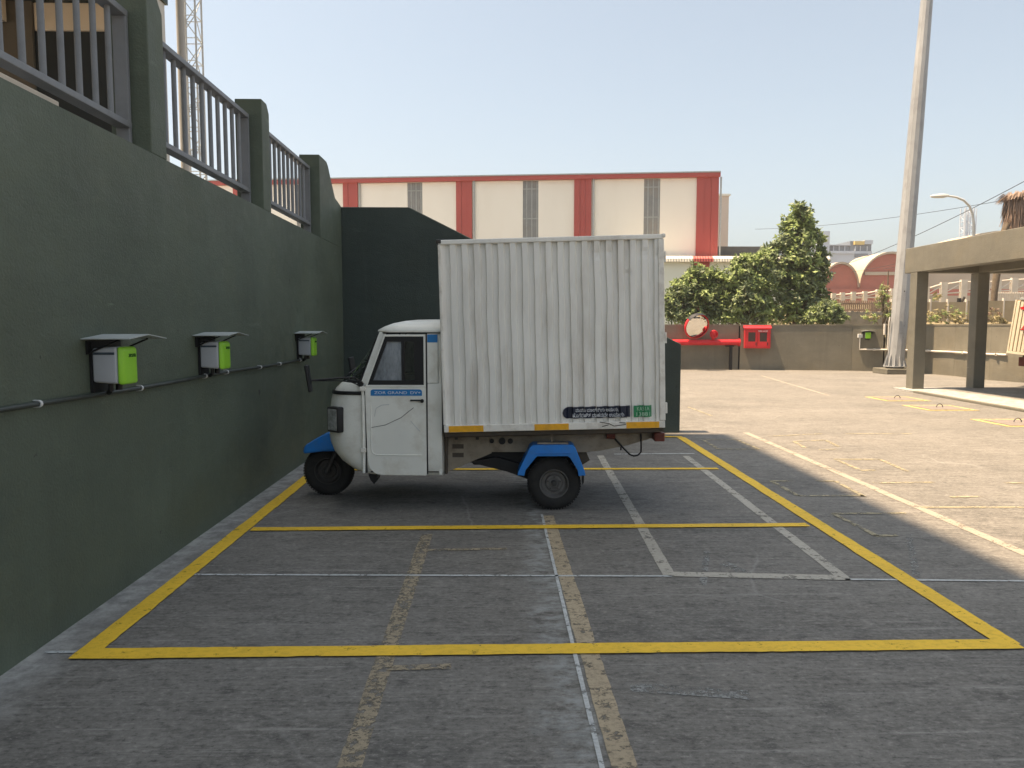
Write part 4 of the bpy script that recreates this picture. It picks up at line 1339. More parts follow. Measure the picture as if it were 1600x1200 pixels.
def mg(u, v):
    # v along from the tip back, u across
    prof = [(-2.56, 0.50, 0.06), (-2.535, 0.528, 0.09), (-2.44, 0.585, 0.115), (-2.34, 0.64, 0.13), (-2.22, 0.685, 0.14), (-2.08, 0.70, 0.145)]
    f = v * (len(prof) - 1)
    i = min(int(f), len(prof) - 2)
    k = f - i
    x, z, h = [prof[i][j] * (1 - k) + prof[i + 1][j] * k for j in range(3)]
    a = -1 + 2 * u
    side = max(0, abs(a) - 0.55) / 0.45
    y = math.copysign(min(abs(a) / 0.55, 1) * h + side * 0.02, a)
    drop = side ** 1.0 * (0.03 + 0.175 * min(1, v * 1.15)) + 0.012 * (min(abs(a) / 0.55, 1)) ** 2
    return (x, y, z - drop)


mgo = MB().grid(mg, 22, 15).build('front_mudguard', M['blue'], tk, smooth=35, fix=False, **B_)
sm = mgo.modifiers.new('thickness', 'SOLIDIFY')
sm.thickness = 0.008
# rear mudguards
for s in (-1, 1):
    po = [(-0.35, 0.352), (-0.335, 0.40), (-0.235, 0.61), (-0.205, 0.637), (0.165, 0.640), (0.195, 0.615), (0.282, 0.40), (0.292, 0.352)]
    pi_ = [(-0.285, 0.346), (-0.272, 0.40), (-0.185, 0.51), (-0.165, 0.532), (0.125, 0.534), (0.148, 0.515), (0.218, 0.40), (0.225, 0.346)]
    ys = sorted((s * 0.72, s * 0.70))
    rg = MB().prism(po + pi_[::-1], 'y', ys[0], ys[1])
    po2 = [(x, z) for x, z in po]
    in2 = [(x * 0.975, z - 0.012) for x, z in po]
    ys2 = sorted((s * 0.699, s * 0.44))
    n_ = len(po2)
    b0 = len(rg.v)
    for yy in ys2:
        rg.v += [Vector((x, yy, z)) for x, z in po2] + [Vector((x, yy, z)) for x, z in in2]
    for i in range(n_ - 1):
        j = i + 1
        rg.f += [(b0 + i, b0 + j, b0 + 2 * n_ + j, b0 + 2 * n_ + i), (b0 + n_ + i, b0 + 3 * n_ + i, b0 + 3 * n_ + j, b0 + n_ + j),
                 (b0 + i, b0 + n_ + i, b0 + n_ + j, b0 + j), (b0 + 2 * n_ + i, b0 + 2 * n_ + j, b0 + 3 * n_ + j, b0 + 3 * n_ + i)]
        rg.m += [0] * 4
    rg = rg.build('rear_mudguard', M['blue'], tk, bevel=0.006, **B_)
    MB().tube([(-0.19, s * 0.725, 0.562), (0.15, s * 0.725, 0.566)], 0.005, 6).build('crease', M['blue'], rg, **B_)
    MB().box(-0.16, 0.13, min(s * 0.68, s * 0.60), max(s * 0.68, s * 0.60), 0.642, 0.656).build('mounting_bar', M['chassis'], tk, **B_)
    MB().box(-0.03, -0.015, min(s * 0.64, s * 0.62), max(s * 0.64, s * 0.62), 0.657, 0.76).build('bracket', M['chassis'], tk, **B_)
    MB().prism([(0.262, 0.36), (0.285, 0.36), (0.283, 0.27), (0.272, 0.245), (0.265, 0.27)], 'y', s * 0.62 - 0.03, s * 0.62 + 0.03).build('mud_flap', M['black'], tk, **B_)

# chassis
for s in (-1, 1):
    y0, y1 = sorted((s * 0.475, s * 0.45))
    MB().prism([(-1.05, 0.325), (-1.02, 0.70), (-0.62, 0.70), (-0.62, 0.585), (-0.60, 0.52)], 'y', y0, y1).build('gusset_plate', M['chassis'], tk, bevel=0.004, **B_)
    MB().prism([(-0.619, 0.53), (-0.619, 0.705), (0.62, 0.73), (1.05, 0.745), (1.05, 0.70), (0.72, 0.60), (0.45, 0.545), (0.30, 0.53)], 'y', y0, y1).build('chassis_rail', M['chassis'] if s < 0 else M['chassis_dark'], tk, bevel=0.004, **B_)
    MB().box(-1.02, 1.04, min(s * 0.55, s * 0.42), max(s * 0.55, s * 0.42), 0.707, 0.735, M=Matrix.Rotation(R(-1.45), 4, 'Y')).build('subframe_rail', M['chassis_dark'], tk, **B_)
    for xx, rr_ in ((-0.60, 0.022), (-0.50, 0.034), (-0.42, 0.026)):
        MB().lathe([(0, -0.012), (rr_, -0.012), (rr_, 0.01)], 'y', (xx, s * 0.478, 0.64), 12).build('bolt', M['black'], tk, **B_)
    for zz in (0.50, 0.585):
        MB().box(-0.985, -0.875, min(s * 0.4765, s * 0.47), max(s * 0.4765, s * 0.47), zz - 0.022, zz + 0.022).build('data_plate', M['chassis_dark'], tk, **B_)
    MB().tube([(-1.045, s * 0.50, 0.32), (-1.04, s * 0.50, 0.72)], 0.016, 8).build('brake_pipe', M['chassis_dark'], tk, **B_)
    MB().box(-0.96, -0.93, min(s * 0.50, s * 0.48), max(s * 0.50, s * 0.48), 0.655, 0.71).build('box_clamp', M['dark_metal'], tk, **B_)
    MB().box(-0.755, -0.725, min(s * 0.50, s * 0.48), max(s * 0.50, s * 0.48), 0.655, 0.71).build('box_clamp', M['dark_metal'], tk, **B_)
    # trailing arm
    MB().prism([(-0.85, 0.43), (-0.55, 0.47), (0.05, 0.30), (0.05, 0.20), (-0.10, 0.20), (-0.45, 0.33)], 'y', min(s * 0.44, s * 0.38), max(s * 0.44, s * 0.38)).build('trailing_arm', M['black'], tk, **B_)
    MB().tube([(0.06, s * 0.42, 0.26), (0.10, s * 0.42, 0.62)], 0.03, 10).build('shock_absorber', M['black'], tk, **B_)
    MB().box(0.95, 1.05, min(s * 0.62, s * 0.44), max(s * 0.62, s * 0.44), 0.66, 0.745).build('tail_lamp', M['red_lamp'], tk, bevel=0.01, **B_)
MB().box(-0.80, 0.30, -0.37, 0.37, 0.38, 0.68).build('battery_box', M['black'], tk, bevel=0.02, **B_)
MB().tube([(0, -0.5, 0.254), (0, 0.5, 0.254)], 0.05, 12).build('rear_axle', M['black'], tk, **B_)
MB().lathe([(0, -0.16), (0.13, -0.14), (0.15, 0), (0.13, 0.14), (0, 0.16)], 'y', (0.02, 0, 0.27), 20).build('motor', M['black'], tk, smooth=40, **B_)
MB().prism([(0.20, 0.53), (0.32, 0.53), (0.36, 0.44), (0.30, 0.40), (0.22, 0.42)], 'y', -0.40, -0.36).build('spring_hanger', M['chassis_dark'], tk, **B_)
MB().box(0.30, 0.36, -0.4, 0.4, 0.52, 0.70).build('cross_member', M['chassis_dark'], tk, **B_)
MB().box(0.98, 1.03, -0.44, 0.44, 0.70, 0.75).build('cross_member', M['chassis_dark'], tk, **B_)
MB().lathe([(0, -0.04), (0.035, -0.04), (0.035, 0.04), (0, 0.04)], 'x', (0.55, -0.50, 0.70), 12).build('side_lamp', M['red_lamp'], tk, **B_)
MB().tube([(0.42, -0.49, 0.735), (0.86, -0.49, 0.735), (0.95, -0.49, 0.765)], 0.012, 8).build('wiring_loom', M['black'], tk, **B_)
MB().tube([(0.53, -0.5, 0.735), (0.60, -0.5, 0.66), (0.68, -0.5, 0.57), (0.735, -0.5, 0.515), (0.775, -0.5, 0.50), (0.815, -0.5, 0.508), (0.845, -0.5, 0.54), (0.845, -0.5, 0.62), (0.84, -0.5, 0.725)],
          0.0085, 8).build('hanging_cable', M['black'], tk, smooth=60, **B_)
MB().tube([(0.655, -0.46, 0.60), (0.655, -0.46, 0.55)], 0.008, 6).build('tie', M['black'], tk, **B_)

# the ribbed box
X0, X1, ZB, ZT, HY = -1.035, 1.025, 0.785, 2.565, 0.755
TILT = R(-1.42)
piv = Matrix.Translation((0, 0, 0.785)) @ Matrix.Rotation(TILT, 4, 'Y') @ Matrix.Translation((0, 0, -0.785))


def rib_y(x):
    p = 0.1103
    f = ((x - X0 - 0.06) / p) % 1.0
    d = 0.034
    if f < 0.34:
        return 0
    if f < 0.40:
        return d * (f - 0.34) / 0.06
    if f < 0.84:
        return d
    return d * (1 - (f - 0.84) / 0.16)


def side_fn(s):
    xs = [X0 + 0.02]
    p = 0.1103
    k = 0
    while True:
        base_x = X0 + 0.06 + k * p
        done = False
        for f in (0.0, 0.11, 0.22, 0.34, 0.40, 0.54, 0.69, 0.84):
            x = base_x + f * p
            if x > X1 - 0.05:
                done = True
                break
            xs.append(x)
        if done:
            break
        k += 1
    xs.append(X1 - 0.048)
    zs = [ZB + 0.062 + (ZT - 0.035 - ZB - 0.062) * j / 44 for j in range(45)]
    mb = MB()
    for z in zs:
        for x in xs:
            rel = (z - ZB) / (ZT - ZB)
            env = math.sin(math.pi * min(1, max(0, rel))) ** 0.7
            dent = noise.noise(Vector((x * 2.2, s * 3, z * 1.5))) * 0.018 + noise.noise(Vector((x * 6, s * 5, z * 3.5))) * 0.006
            wig = noise.noise(Vector((x * 3.1 + 9, s, z * 1.9))) * 0.012 + noise.noise(Vector((x * 1.1 + 3, s + 4, z * 4.2))) * 0.005
            rim_d = 0.0
            for (ax, az, rad, am) in ((0.42, 2.41, 0.07, 0.016), (0.53, 2.42, 0.06, 0.014), (0.84, 2.40, 0.07, 0.016), (0.70, 2.22, 0.05, 0.018), (0.97, 2.38, 0.06, 0.014), (0.60, 1.45, 0.16, 0.008)):
                q = ((x - ax) ** 2 + (z - az) ** 2) / rad ** 2
                if q < 1:
                    rim_d += am * (1 - q) ** 2
            y = HY - 0.012 - 0.034 + rib_y(x) + env * dent * 0.9 - rim_d
            xx = x + (env * wig if X0 + 0.05 < x < X1 - 0.06 else 0)
            mb.v.append(piv @ Vector((xx, s * y, z)))
    nx = len(xs)
    for j in range(len(zs) - 1):
        for i in range(nx - 1):
            a = j * nx + i
            mb.f.append((a, a + 1, a + nx + 1, a + nx))
            mb.m.append(0)
    return mb


def bx(x0, x1, y0, y1, z0, z1):
    return MB().box(x0, x1, y0, y1, z0, z1, M=piv)


cb = bx(X0 + 0.03, X1 - 0.03, -HY + 0.08, HY - 0.08, ZB + 0.03, ZT - 0.03).build('cargo_box', M['box_white'], tk, **B_)
for s in (-1, 1):
    side_fn(s).build('ribbed_side', M['box_white'], cb, **B_)
    a, b = sorted((s * HY, s * (HY - 0.045)))
    bx(X0, X1, a, b, ZB, ZB + 0.066).build('sill_rail', M['box_edge'], cb, bevel=0.006, **B_)
    bx(X0 - 0.002, X1, a, b, ZT - 0.042, ZT).build('top_rail', M['box_white'], cb, bevel=0.008, **B_)
    bx(X1 - 0.05, X1 + 0.004, a - 0.002, b + 0.002, ZB + 0.068, ZT - 0.044).build('corner_post', M['box_edge'], cb, bevel=0.006, **B_)
    bx(X0 - 0.004, X0 + 0.022, a - 0.002, b + 0.002, ZB + 0.068, ZT - 0.044).build('corner_post', M['box_edge'], cb, bevel=0.006, **B_)
    yy = sorted((s * (HY + 0.0015), s * (HY + 0.0005)))
    for x0, x1 in ((X0 + 0.045, X0 + 0.37), (-0.19, 0.13), (X1 - 0.36, X1 - 0.055)):
        bx(x0, x1, yy[0], yy[1], ZB + 0.003, ZB + 0.061).build('reflective_strip', M['orange'], cb, **B_)
    for z in (0.97, 1.62, 2.36):
        bx(X1 + 0.005, X1 + 0.022, min(s * HY, s * (HY - 0.03)), max(s * HY, s * (HY - 0.03)), z - 0.05, z + 0.05).build('hinge', M['box_edge'], cb, bevel=0.003, **B_)
# torn sill dent marks
for (x0, z0, x1, z1) in ((0.42, 0.852, 0.50, 0.838), (0.50, 0.838, 0.55, 0.812), (0.55, 0.812, 0.66, 0.825), (0.44, 0.81, 0.50, 0.825), (0.60, 0.845, 0.66, 0.838)):
    MB().tube([piv @ Vector((x0, -HY - 0.001, z0)), piv @ Vector((x1, -HY - 0.001, z1))], 0.004, 4).build('tear', M['dark_metal'], cb, **B_)
bx(X0 + 0.0, X1 - 0.0, -HY + 0.046, HY - 0.046, ZT - 0.029, ZT - 0.004).build('roof_panel', M['box_white'], cb, **B_)
bx(X1 - 0.028, X1 - 0.002, -HY + 0.06, -0.004, ZB + 0.02, ZT - 0.03).build('rear_door', M['box_white'], cb, **B_)
bx(X1 - 0.028, X1 - 0.002, 0.004, HY - 0.06, ZB + 0.02, ZT - 0.03).build('rear_door', M['box_white'], cb, **B_)
bx(X0 + 0.0, X0 + 0.028, -HY + 0.048, HY - 0.048, ZB + 0.02, ZT - 0.044).build('front_panel', M['box_white'], cb, **B_)
bx(X0 + 0.0, X1 - 0.0, -HY + 0.05, HY - 0.05, ZB - 0.045, ZB + 0.0).build('floor_frame', M['chassis_dark'], cb, **B_)
bx(X0 - 0.02, X0 + 0.03, -HY - 0.006, -HY + 0.05, ZT - 0.035, ZT + 0.006).build('corner_cap', M['dark_metal'], cb, bevel=0.01, **B_)
bx(X1 - 0.02, X1 + 0.02, -HY - 0.004, -HY + 0.05, ZT - 0.03, ZT + 0.004).build('corner_cap', M['box_edge'], cb, bevel=0.01, **B_)


# banner and number plate stuck over the ribs (they follow the ribs)
def draped(name, poly_fn, x0, x1, z0, z1, mat, nx=60, nz=10):
    mb = MB()

    def f(u, v):
        x = x0 + (x1 - x0) * u
        za, zb = poly_fn(x)
        z = za + (zb - za) * v
        rel = (z - ZB) / (ZT - ZB)
        y = -(HY - 0.012 - 0.034 + rib_y(x) + 0.012)
        return tuple(piv @ Vector((x, y, z)))
    mb.grid(f, nx, nz)
    return mb.build(name, mat, cb, **B_)


bz0, bz1 = 0.890, 0.998
bxl, bxr = 0.075, 0.705
rad = (bz1 - bz0) / 2


def bshape(x):
    if x < bxl + rad:
        h = math.sqrt(max(0.0, rad ** 2 - (bxl + rad - x) ** 2))
        h = max(h, 0.002)
        return ((bz0 + bz1) / 2 - h, (bz0 + bz1) / 2 + h)
    return bz0, bz1


draped('slogan_banner', bshape, bxl, bxr, bz0, bz1, M['navy'], 90)
draped('plate_background', lambda x: (bz0, bz1), 0.735, 0.905, bz0, bz1, M['plate_green'], 40)
yt = -(HY + 0.004)


def on_box(x, z, body, wdt, hgt, mat):
    Mt = piv @ Matrix.Translation((x, yt, z)) @ FACE_NEG_Y
    return text_mesh('lettering', body, 0.05, mat, cb, Mt, width=wdt, height=hgt)


on_box(0.395, 0.966, 'ವಾಯು ಮಾಲಿನ್ಯ ಅಪಾಯ,', 0.40, 0.038, M['lettering'])
on_box(0.405, 0.920, 'ಹೊಗೆರಹಿತ ವಾಹನವೇ ಉಪಾಯ', 0.48, 0.040, M['lettering'])
on_box(0.822, 0.969, 'KA51A', 0.115, 0.036, M['lettering_pale'])
on_box(0.822, 0.919, '13881', 0.125, 0.036, M['lettering_pale'])

# ------------------------------------------------------------------ the small box truck at the right edge
ct = thing('box_truck', 'cream ribbed box truck half out of frame beyond the carport', 'truck', (0, 0, 0))
ct.rotation_euler.z = R(-56)
CB = Matrix.Rotation(R(6.0), 4, 'Y')
x0, x1, y0, y1, z0, z1 = -1.02, 1.4, -0.75, 0.45, 0.87, 2.42
_c = at(1574, 556, 21.2)
_k = Matrix.Rotation(R(-56), 3, 'Z') @ (CB.to_3x3() @ Vector((x0, y0, z0)))
ct.location = (_c.x - _k.x, _c.y - _k.y, 0)
mb = MB().box(x0, x1, y0, y1, z0, z1, M=CB)
ctb = mb.build('cargo_box', M['truck_groove'], ct, **B_)
for i in range(24):
    xa = x0 + 0.03 + i * 0.1
    MB().box(xa + 0.008, xa + 0.084, y0 - 0.035, y0 - 0.002, z0 + 0.07, z1 - 0.03, M=CB).build('rib', M['cream_truck'], ctb, bevel=0.008, **B_)
MB().box(x0 - 0.02, x1, y0 - 0.035, y0 - 0.003, z0, z0 + 0.066, M=CB).build('sill_rail', M['cream_truck'], ctb, bevel=0.006, **B_)
MB().box(x0 - 0.02, x0 + 0.02, y0 - 0.03, y0 + 0.02, z0 + 0.068, z1, M=CB).build('corner_post', M['cream_truck'], ctb, bevel=0.006, **B_)
MB().box(x0 + 0.1, x1, y0 - 0.05, y1, z1 + 0.002, z1 + 0.07, M=CB).build('roof_panel', M['galv'], ctb, bevel=0.01, **B_)
el = [(-0.64 + 0.24 * math.cos(R(a_)), 2.20 + 0.065 * math.sin(R(a_))) for a_ in range(0, 360, 15)]
b_ = MB()
b_.prism(el, 'y', y0 - 0.044, y0 - 0.037)
b_.v = [CB @ p for p in b_.v]
b_.build('oval_emblem', M['red'], ctb, **B_)
tri_o = [(-0.78, 1.58), (-0.60, 1.58), (-0.69, 1.75)]
tri_i = [(-0.735, 1.61), (-0.645, 1.61), (-0.69, 1.695)]
b_ = MB()
b_.ring(tri_o, tri_i, 'y', y0 - 0.044, y0 - 0.037)
b_.v = [CB @ p for p in b_.v]
b_.build('warning_triangle', M['red'], ctb, **B_)
MB().box(-0.75, 1.4, -0.4, 0.4, 0.62, 0.84, M=CB).build('chassis', M['chassis_dark'], ct, **B_)
MB().prism([(-0.72, 0.60), (-0.72, 0.86), (0.2, 0.86), (0.5, 0.55)], 'y', -0.5, -0.45).build('rusty_bracket', M['red_lamp'], ct, **B_)
for xx in (0.6,):
    for yy in (-0.6, 0.6):
        tw = MB().lathe([(0.13, -0.06), (0.25, -0.07), (0.30, -0.04), (0.30, 0.04), (0.25, 0.07), (0.13, 0.06)], 'y', (xx, yy, 0.3), 28).build('wheel', M['rubber'], ct, smooth=40, **B_)
        MB().lathe([(0, -0.03), (0.13, -0.05), (0.135, 0.05), (0, 0.03)], 'y', (xx, yy, 0.3), 20).build('rim', M['rim'], tw, **B_)
MB().box(1.42, 2.3, -0.68, 0.68, 0.4, 1.9).build('cab', M['cab_white'], ct, bevel=0.08, **B_)
tw = MB().lathe([(0.13, -0.06), (0.25, -0.07), (0.30, -0.04), (0.30, 0.04), (0.25, 0.07), (0.13, 0.06)], 'y', (1.95, 0, 0.3), 28).build('wheel', M['rubber'], ct, smooth=40, **B_)

# ------------------------------------------------------------------ slope and fences beyond the wall
hb = MB()
nx, ny = 60, 26


def hill(u, v):
    x = 8 + 62 * u
    y = 33 + 60 * v
    k = min(1, max(0, (x - 12) / 5.0))
    z = k * (1.2 + 2.0 * min(1, max(0, (y - 33) / 13)) ** 0.8) + 0.18 * noise.noise(Vector((x * 0.5, y * 0.5, 2))) * k
    return (x, y, z - 0.02)


tag(hb.grid(hill, nx, ny).build('hillside', M['dry_hill'], smooth=True), kind='structure')


def hill_z(x, y):
    return hill((x - 8) / 62, (y - 33) / 60)[2]


# stone retaining wall right behind the boundary wall
p, q = at(1306, 505, 36), at(1425, 505, 36)
sw = MB()
n = 26
for i in range(n):
    xa, xb = p.x + (q.x - p.x) * i / n, p.x + (q.x - p.x) * (i + 1) / n
    h_ = at(1340, 487, 36).z + 0.1 * noise.noise(Vector((i * 0.7, 1, 1)))
    sw.box(xa + 0.004, xb, 36 + 0.05 * noise.noise(Vector((i, 4, 1))), 36.6, 0, h_)
tag(sw.build('stone_wall', M['rough_wall']), 'rough grey stone wall under the picket fence', 'wall')
# old picket fence
pf = thing('picket_fence', 'old brown picket fence on the stone wall beside the tall tree', 'fence', (17, 36.4, 2.3))
p, q = at(1300, 487, 36.3), at(1376, 487, 36.3)
zb, zt = at(1340, 489, 36.3).z, at(1340, 469.5, 36.3).z
nk = 26
for i in range(nk):
    x = p.x + (q.x - p.x) * i / (nk - 1)
    MB().box(x - 0.03, x + 0.03, 36.28, 36.32, zb, zt + 0.05 * noise.noise(Vector((i * 1.3, 0, 0)))).build('picket', M['old_fence'], pf)
MB().box(p.x - 0.05, q.x + 0.05, 36.33, 36.37, zb + 0.1, zb + 0.18).build('rail', M['old_fence'], pf)
MB().box(p.x - 0.05, q.x + 0.05, 36.33, 36.37, zt - 0.2, zt - 0.12).build('rail', M['old_fence'], pf)
# tan sheet fence
tf = thing('sheet_fence', 'tan weathered sheet fence seen between the carport columns', 'fence', (22, 37, 2))
for k, (a_, b_2) in enumerate(((1378, 1412), (1414, 1448), (1450, 1474), (1476, 1502), (1504, 1532), (1534, 1562), (1564, 1592), (1594, 1630))):
    za = at(a_, 497 if k < 5 else 493, 37).z
    zc = at(a_, 472 if k < 5 else 470, 37).z
    MB().box(at(a_, 0, 37).x, at(b_2, 0, 37).x, 37.0 + 0.03 * (k % 2), 37.05 + 0.03 * (k % 2), za - 0.7, zc).build('panel', M['tan_fence'], tf)
    MB().box(at(b_2, 0, 37).x, at(b_2, 0, 37).x + 0.07, 36.98, 37.1, za - 0.7, zc + 0.15).build('post', M['white_conc'], tf)
# whitewashed ranch fence climbing the slope
rf = thing('ranch_fence', 'whitewashed post and rail fence with diagonal braces below the vaults', 'fence', (24, 46, 4))
FY = 46.0
posts = [(1302, 468, 458), (1316, 468, 457), (1333, 467, 456), (1351, 466, 455), (1372, 466, 452), (1394, 465, 451), (1416, 464, 450), (1446, 463, 448),
         (1474, 460, 441), (1505, 458, 437), (1540, 456, 438), (1558, 456, 436), (1584, 455, 434), (1612, 455, 433)]
pp = []
for px, yb, yt_ in posts:
    a_ = at(px, yb, FY)
    b_3 = at(px, yt_, FY)
    w_ = 0.13 if px < 1440 else 0.2
    MB().box(a_.x - w_, a_.x + w_, FY - 0.1, FY + 0.1, a_.z - 0.8, b_3.z).build('post', M['white_conc'], rf)
    pp.append((a_, b_3))
for i in range(len(pp) - 1):
    (a0, a1), (b0, b1) = pp[i], pp[i + 1]
    MB().tube([a1 + Vector((0.1, 0, -0.12)), b1 + Vector((-0.1, 0, -0.12))], 0.05, 6).build('rail', M['white_conc'], rf)
    MB().tube([a0 + Vector((0.1, 0.02, 0.12)), b1 + Vector((-0.1, 0.02, -0.25))], 0.04, 6).build('brace', M['white_conc'], rf)
    MB().tube([a0 + Vector((0.1, 0, 0.05)), b0 + Vector((-0.1, 0, 0.05))], 0.05, 6).build('rail', M['white_conc'], rf)
wf = thing('white_picket_fence', 'white picket fence on the slope behind the second carport column', 'fence', (28, 44, 4))
p, q = at(1536, 470, 44), at(1625, 470, 44)
zb, zt = at(1560, 471, 44).z, at(1560, 456, 44).z
for i in range(34):
    x = p.x + (q.x - p.x) * i / 33
    MB().box(x - 0.035, x + 0.035, 44, 44.04, zb - 0.3, zt).build('picket', M['white_conc'], wf)
MB().box(p.x, q.x, 44.045, 44.09, zt - 0.2, zt - 0.1).build('rail', M['white_conc'], wf)

# ------------------------------------------------------------------ vaulted workshops, offices
VY = 110.0
vb = thing('vaulted_workshop', 'brick red workshop fronts under a row of cream barrel vaults', 'building', (80, VY, 0))


def vault(px0, px1, py_spring, py_top, name_y, mat=M['brick_red'], over=0.5):
    a_, b_4 = at(px0, py_spring, name_y), at(px1, py_spring, name_y)
    t_ = at((px0 + px1) / 2, py_top, name_y)
    cx, hw_, z0_, h_ = (a_.x + b_4.x) / 2, (b_4.x - a_.x) / 2, a_.z, t_.z - a_.z
    arc = [(cx + hw_ * math.cos(R(k)), z0_ + h_ * math.sin(R(k))) for k in range(0, 181, 10)]
    MB().prism([(cx + hw_, 0)] + arc + [(cx - hw_, 0)], 'y', name_y, name_y + 0.4).build('end_wall', mat, vb)
    out_ = [(cx + (hw_ + 0.0) * math.cos(R(k)), z0_ + (h_ + 0.35) * math.sin(R(k)) ) for k in range(0, 181, 10)]
    mb = MB()
    n = len(out_)
    for yy in (name_y - over, name_y + 7):
        mb.v += [Vector((x, yy, z)) for x, z in out_] + [Vector((x * 1.0, yy, z - 0.3)) for x, z in out_]
    for i in range(n - 1):
        mb.f += [(i, i + 1, 2 * n + i + 1, 2 * n + i), (n + i, 3 * n + i, 3 * n + i + 1, n + i + 1), (i, n + i, n + i + 1, i + 1), (2 * n + i, 2 * n + i + 1, 3 * n + i + 1, 3 * n + i)]
        mb.m += [0] * 4
    mb.build('vault_roof', M['vault_cream'], vb, smooth=40)
    return cx, hw_, z0_, h_


vault(1284, 1340, 446, 413, VY)
cx, hw_, z0_, h_ = vault(1341, 1439, 446, 397, VY)
MB().box(at(1366, 0, VY).x, at(1440, 0, VY).x, VY - 0.3, VY - 0.05, at(1400, 430, VY).z, at(1400, 425, VY).z).build('pale_beam', M['vault_cream'], vb)
MB().box(at(1312.5, 0, VY).x, at(1315, 0, VY).x, VY - 0.1, VY - 0.01, at(1313, 438, VY).z, at(1313, 424, VY).z).build('slit_window', M['office_dark'], vb)
MB().box(at(1282, 0, VY).x, at(1660, 0, VY).x, VY - 0.6, VY - 0.35, at(1400, 462, VY).z, at(1400, 452, VY).z).build('plinth_band', M['brick_red'], vb)
vault(1440, 1700, 440, 364, VY + 3, M['vault_cream'])
MB().box(at(1455, 0, VY).x, at(1478, 0, VY).x, VY + 2.8, VY + 2.95, at(1460, 445, VY).z, at(1460, 425, VY).z).build('red_shutter', M['red_clad'], vb)
ob = thing('far_office_block', 'grey office block with dark window bands far behind the vaults', 'building', (110, 180, 0))
OY = 180.0


def obx(name, mat, a_, b_5, yt_, yb_, y0_, y1_):
    return MB().box(at(a_, 0, OY).x, at(b_5, 0, OY).x, OY + y0_, OY + y1_, at(a_, yb_, OY).z if yb_ < 450 else 0, at(a_, yt_, OY).z).build(name, mat, ob)


obx('stair_tower', M['office_grey'], 1288, 1309, 361, 460, 0, 12)
obx('side_wing', M['office_grey'], 1262, 1287.5, 369, 460, 1, 12)
obx('wall', M['office_grey'], 1309.5, 1379, 392, 460, 0.5, 14)
obx('window_band', M['office_dark'], 1309.5, 1344, 383, 391.8, 1.0, 13)
obx('window_band', M['office_dark'], 1344.5, 1379, 376, 391.8, 0.9, 13)
obx('roof_slab', M['office_grey'], 1309.5, 1344.2, 382, 383.2, 0.3, 14)
obx('roof_slab', M['office_grey'], 1366, 1379.2, 375, 381, 0.3, 14)
obx('roof_panel', M['office_yellow'], 1350, 1365.8, 376.5, 382, 0.2, 10)
for yy in (373, 386, 394, 402):
    obx('ledge', M['office_grey'], 1293, 1304, yy, yy + 1.6, -0.6, -0.02)
for px in (1317, 1326, 1335, 1352, 1360, 1371):
    obx('mullion', M['office_grey'], px, px + 1.2, 384, 391.5, 0.6, 0.88)
obx('parapet', M['office_grey'], 1309.5, 1350, 391.9, 396, 0.1, 0.45)
obx('dark_window', M['office_dark'], 1351, 1372, 396, 402, 0.3, 0.48)

# street lamp with a swan neck
SYL = 40.0
sl = thing('street_lamp', 'grey swan neck street lamp rising behind the carport', 'street lamp', (at(1521, 500, SYL).x, SYL, 0))
pth = [(1519, 560), (1520, 480), (1521, 400), (1521.5, 350), (1520, 335), (1515, 322), (1506, 313), (1494, 308), (1480, 306)]
MB().tube([at(a_, b_6, SYL) for a_, b_6 in pth], [0.085, 0.08, 0.075, 0.07, 0.065, 0.062, 0.06, 0.055, 0.05], 10).build('column', M['tower_steel'], sl, smooth=60)
a_, b_7 = at(1482, 305.5, SYL), at(1454, 307, SYL)
MB().tube([a_, a_.lerp(b_7, 0.3), a_.lerp(b_7, 0.8), b_7], [0.06, 0.12, 0.10, 0.05], 8).build('lamp_head', M['tower_steel'], sl, smooth=40)
MB().box(at(1517, 0, SYL).x - 0.05, at(1517, 0, SYL).x + 0.1, SYL - 0.25, SYL - 0.09, at(1517, 480, SYL).z, at(1517, 466, SYL).z).build('junction_box', M['black'], sl)
# phone mast far off
pm = at(1510.5, 350, 200)
lattice('phone_mast', 'far lattice phone mast seen under the neck of the street lamp', pm.x, 200, 2.2, 0, at(1510, 325, 200).z, 1.5, 0.16, 0.07, M['office_grey'])
ant = bpy.data.objects[pm and 'phone_mast']
for k in range(5):
    xx = pm.x - 1.6 + 0.8 * k
    MB().tube([(xx, 198.6, at(1510, 372, 200).z), (xx, 198.6, at(1510, 327 + 2 * (k % 2), 200).z)], 0.13, 6).build('antenna', M['office_grey'], ant)

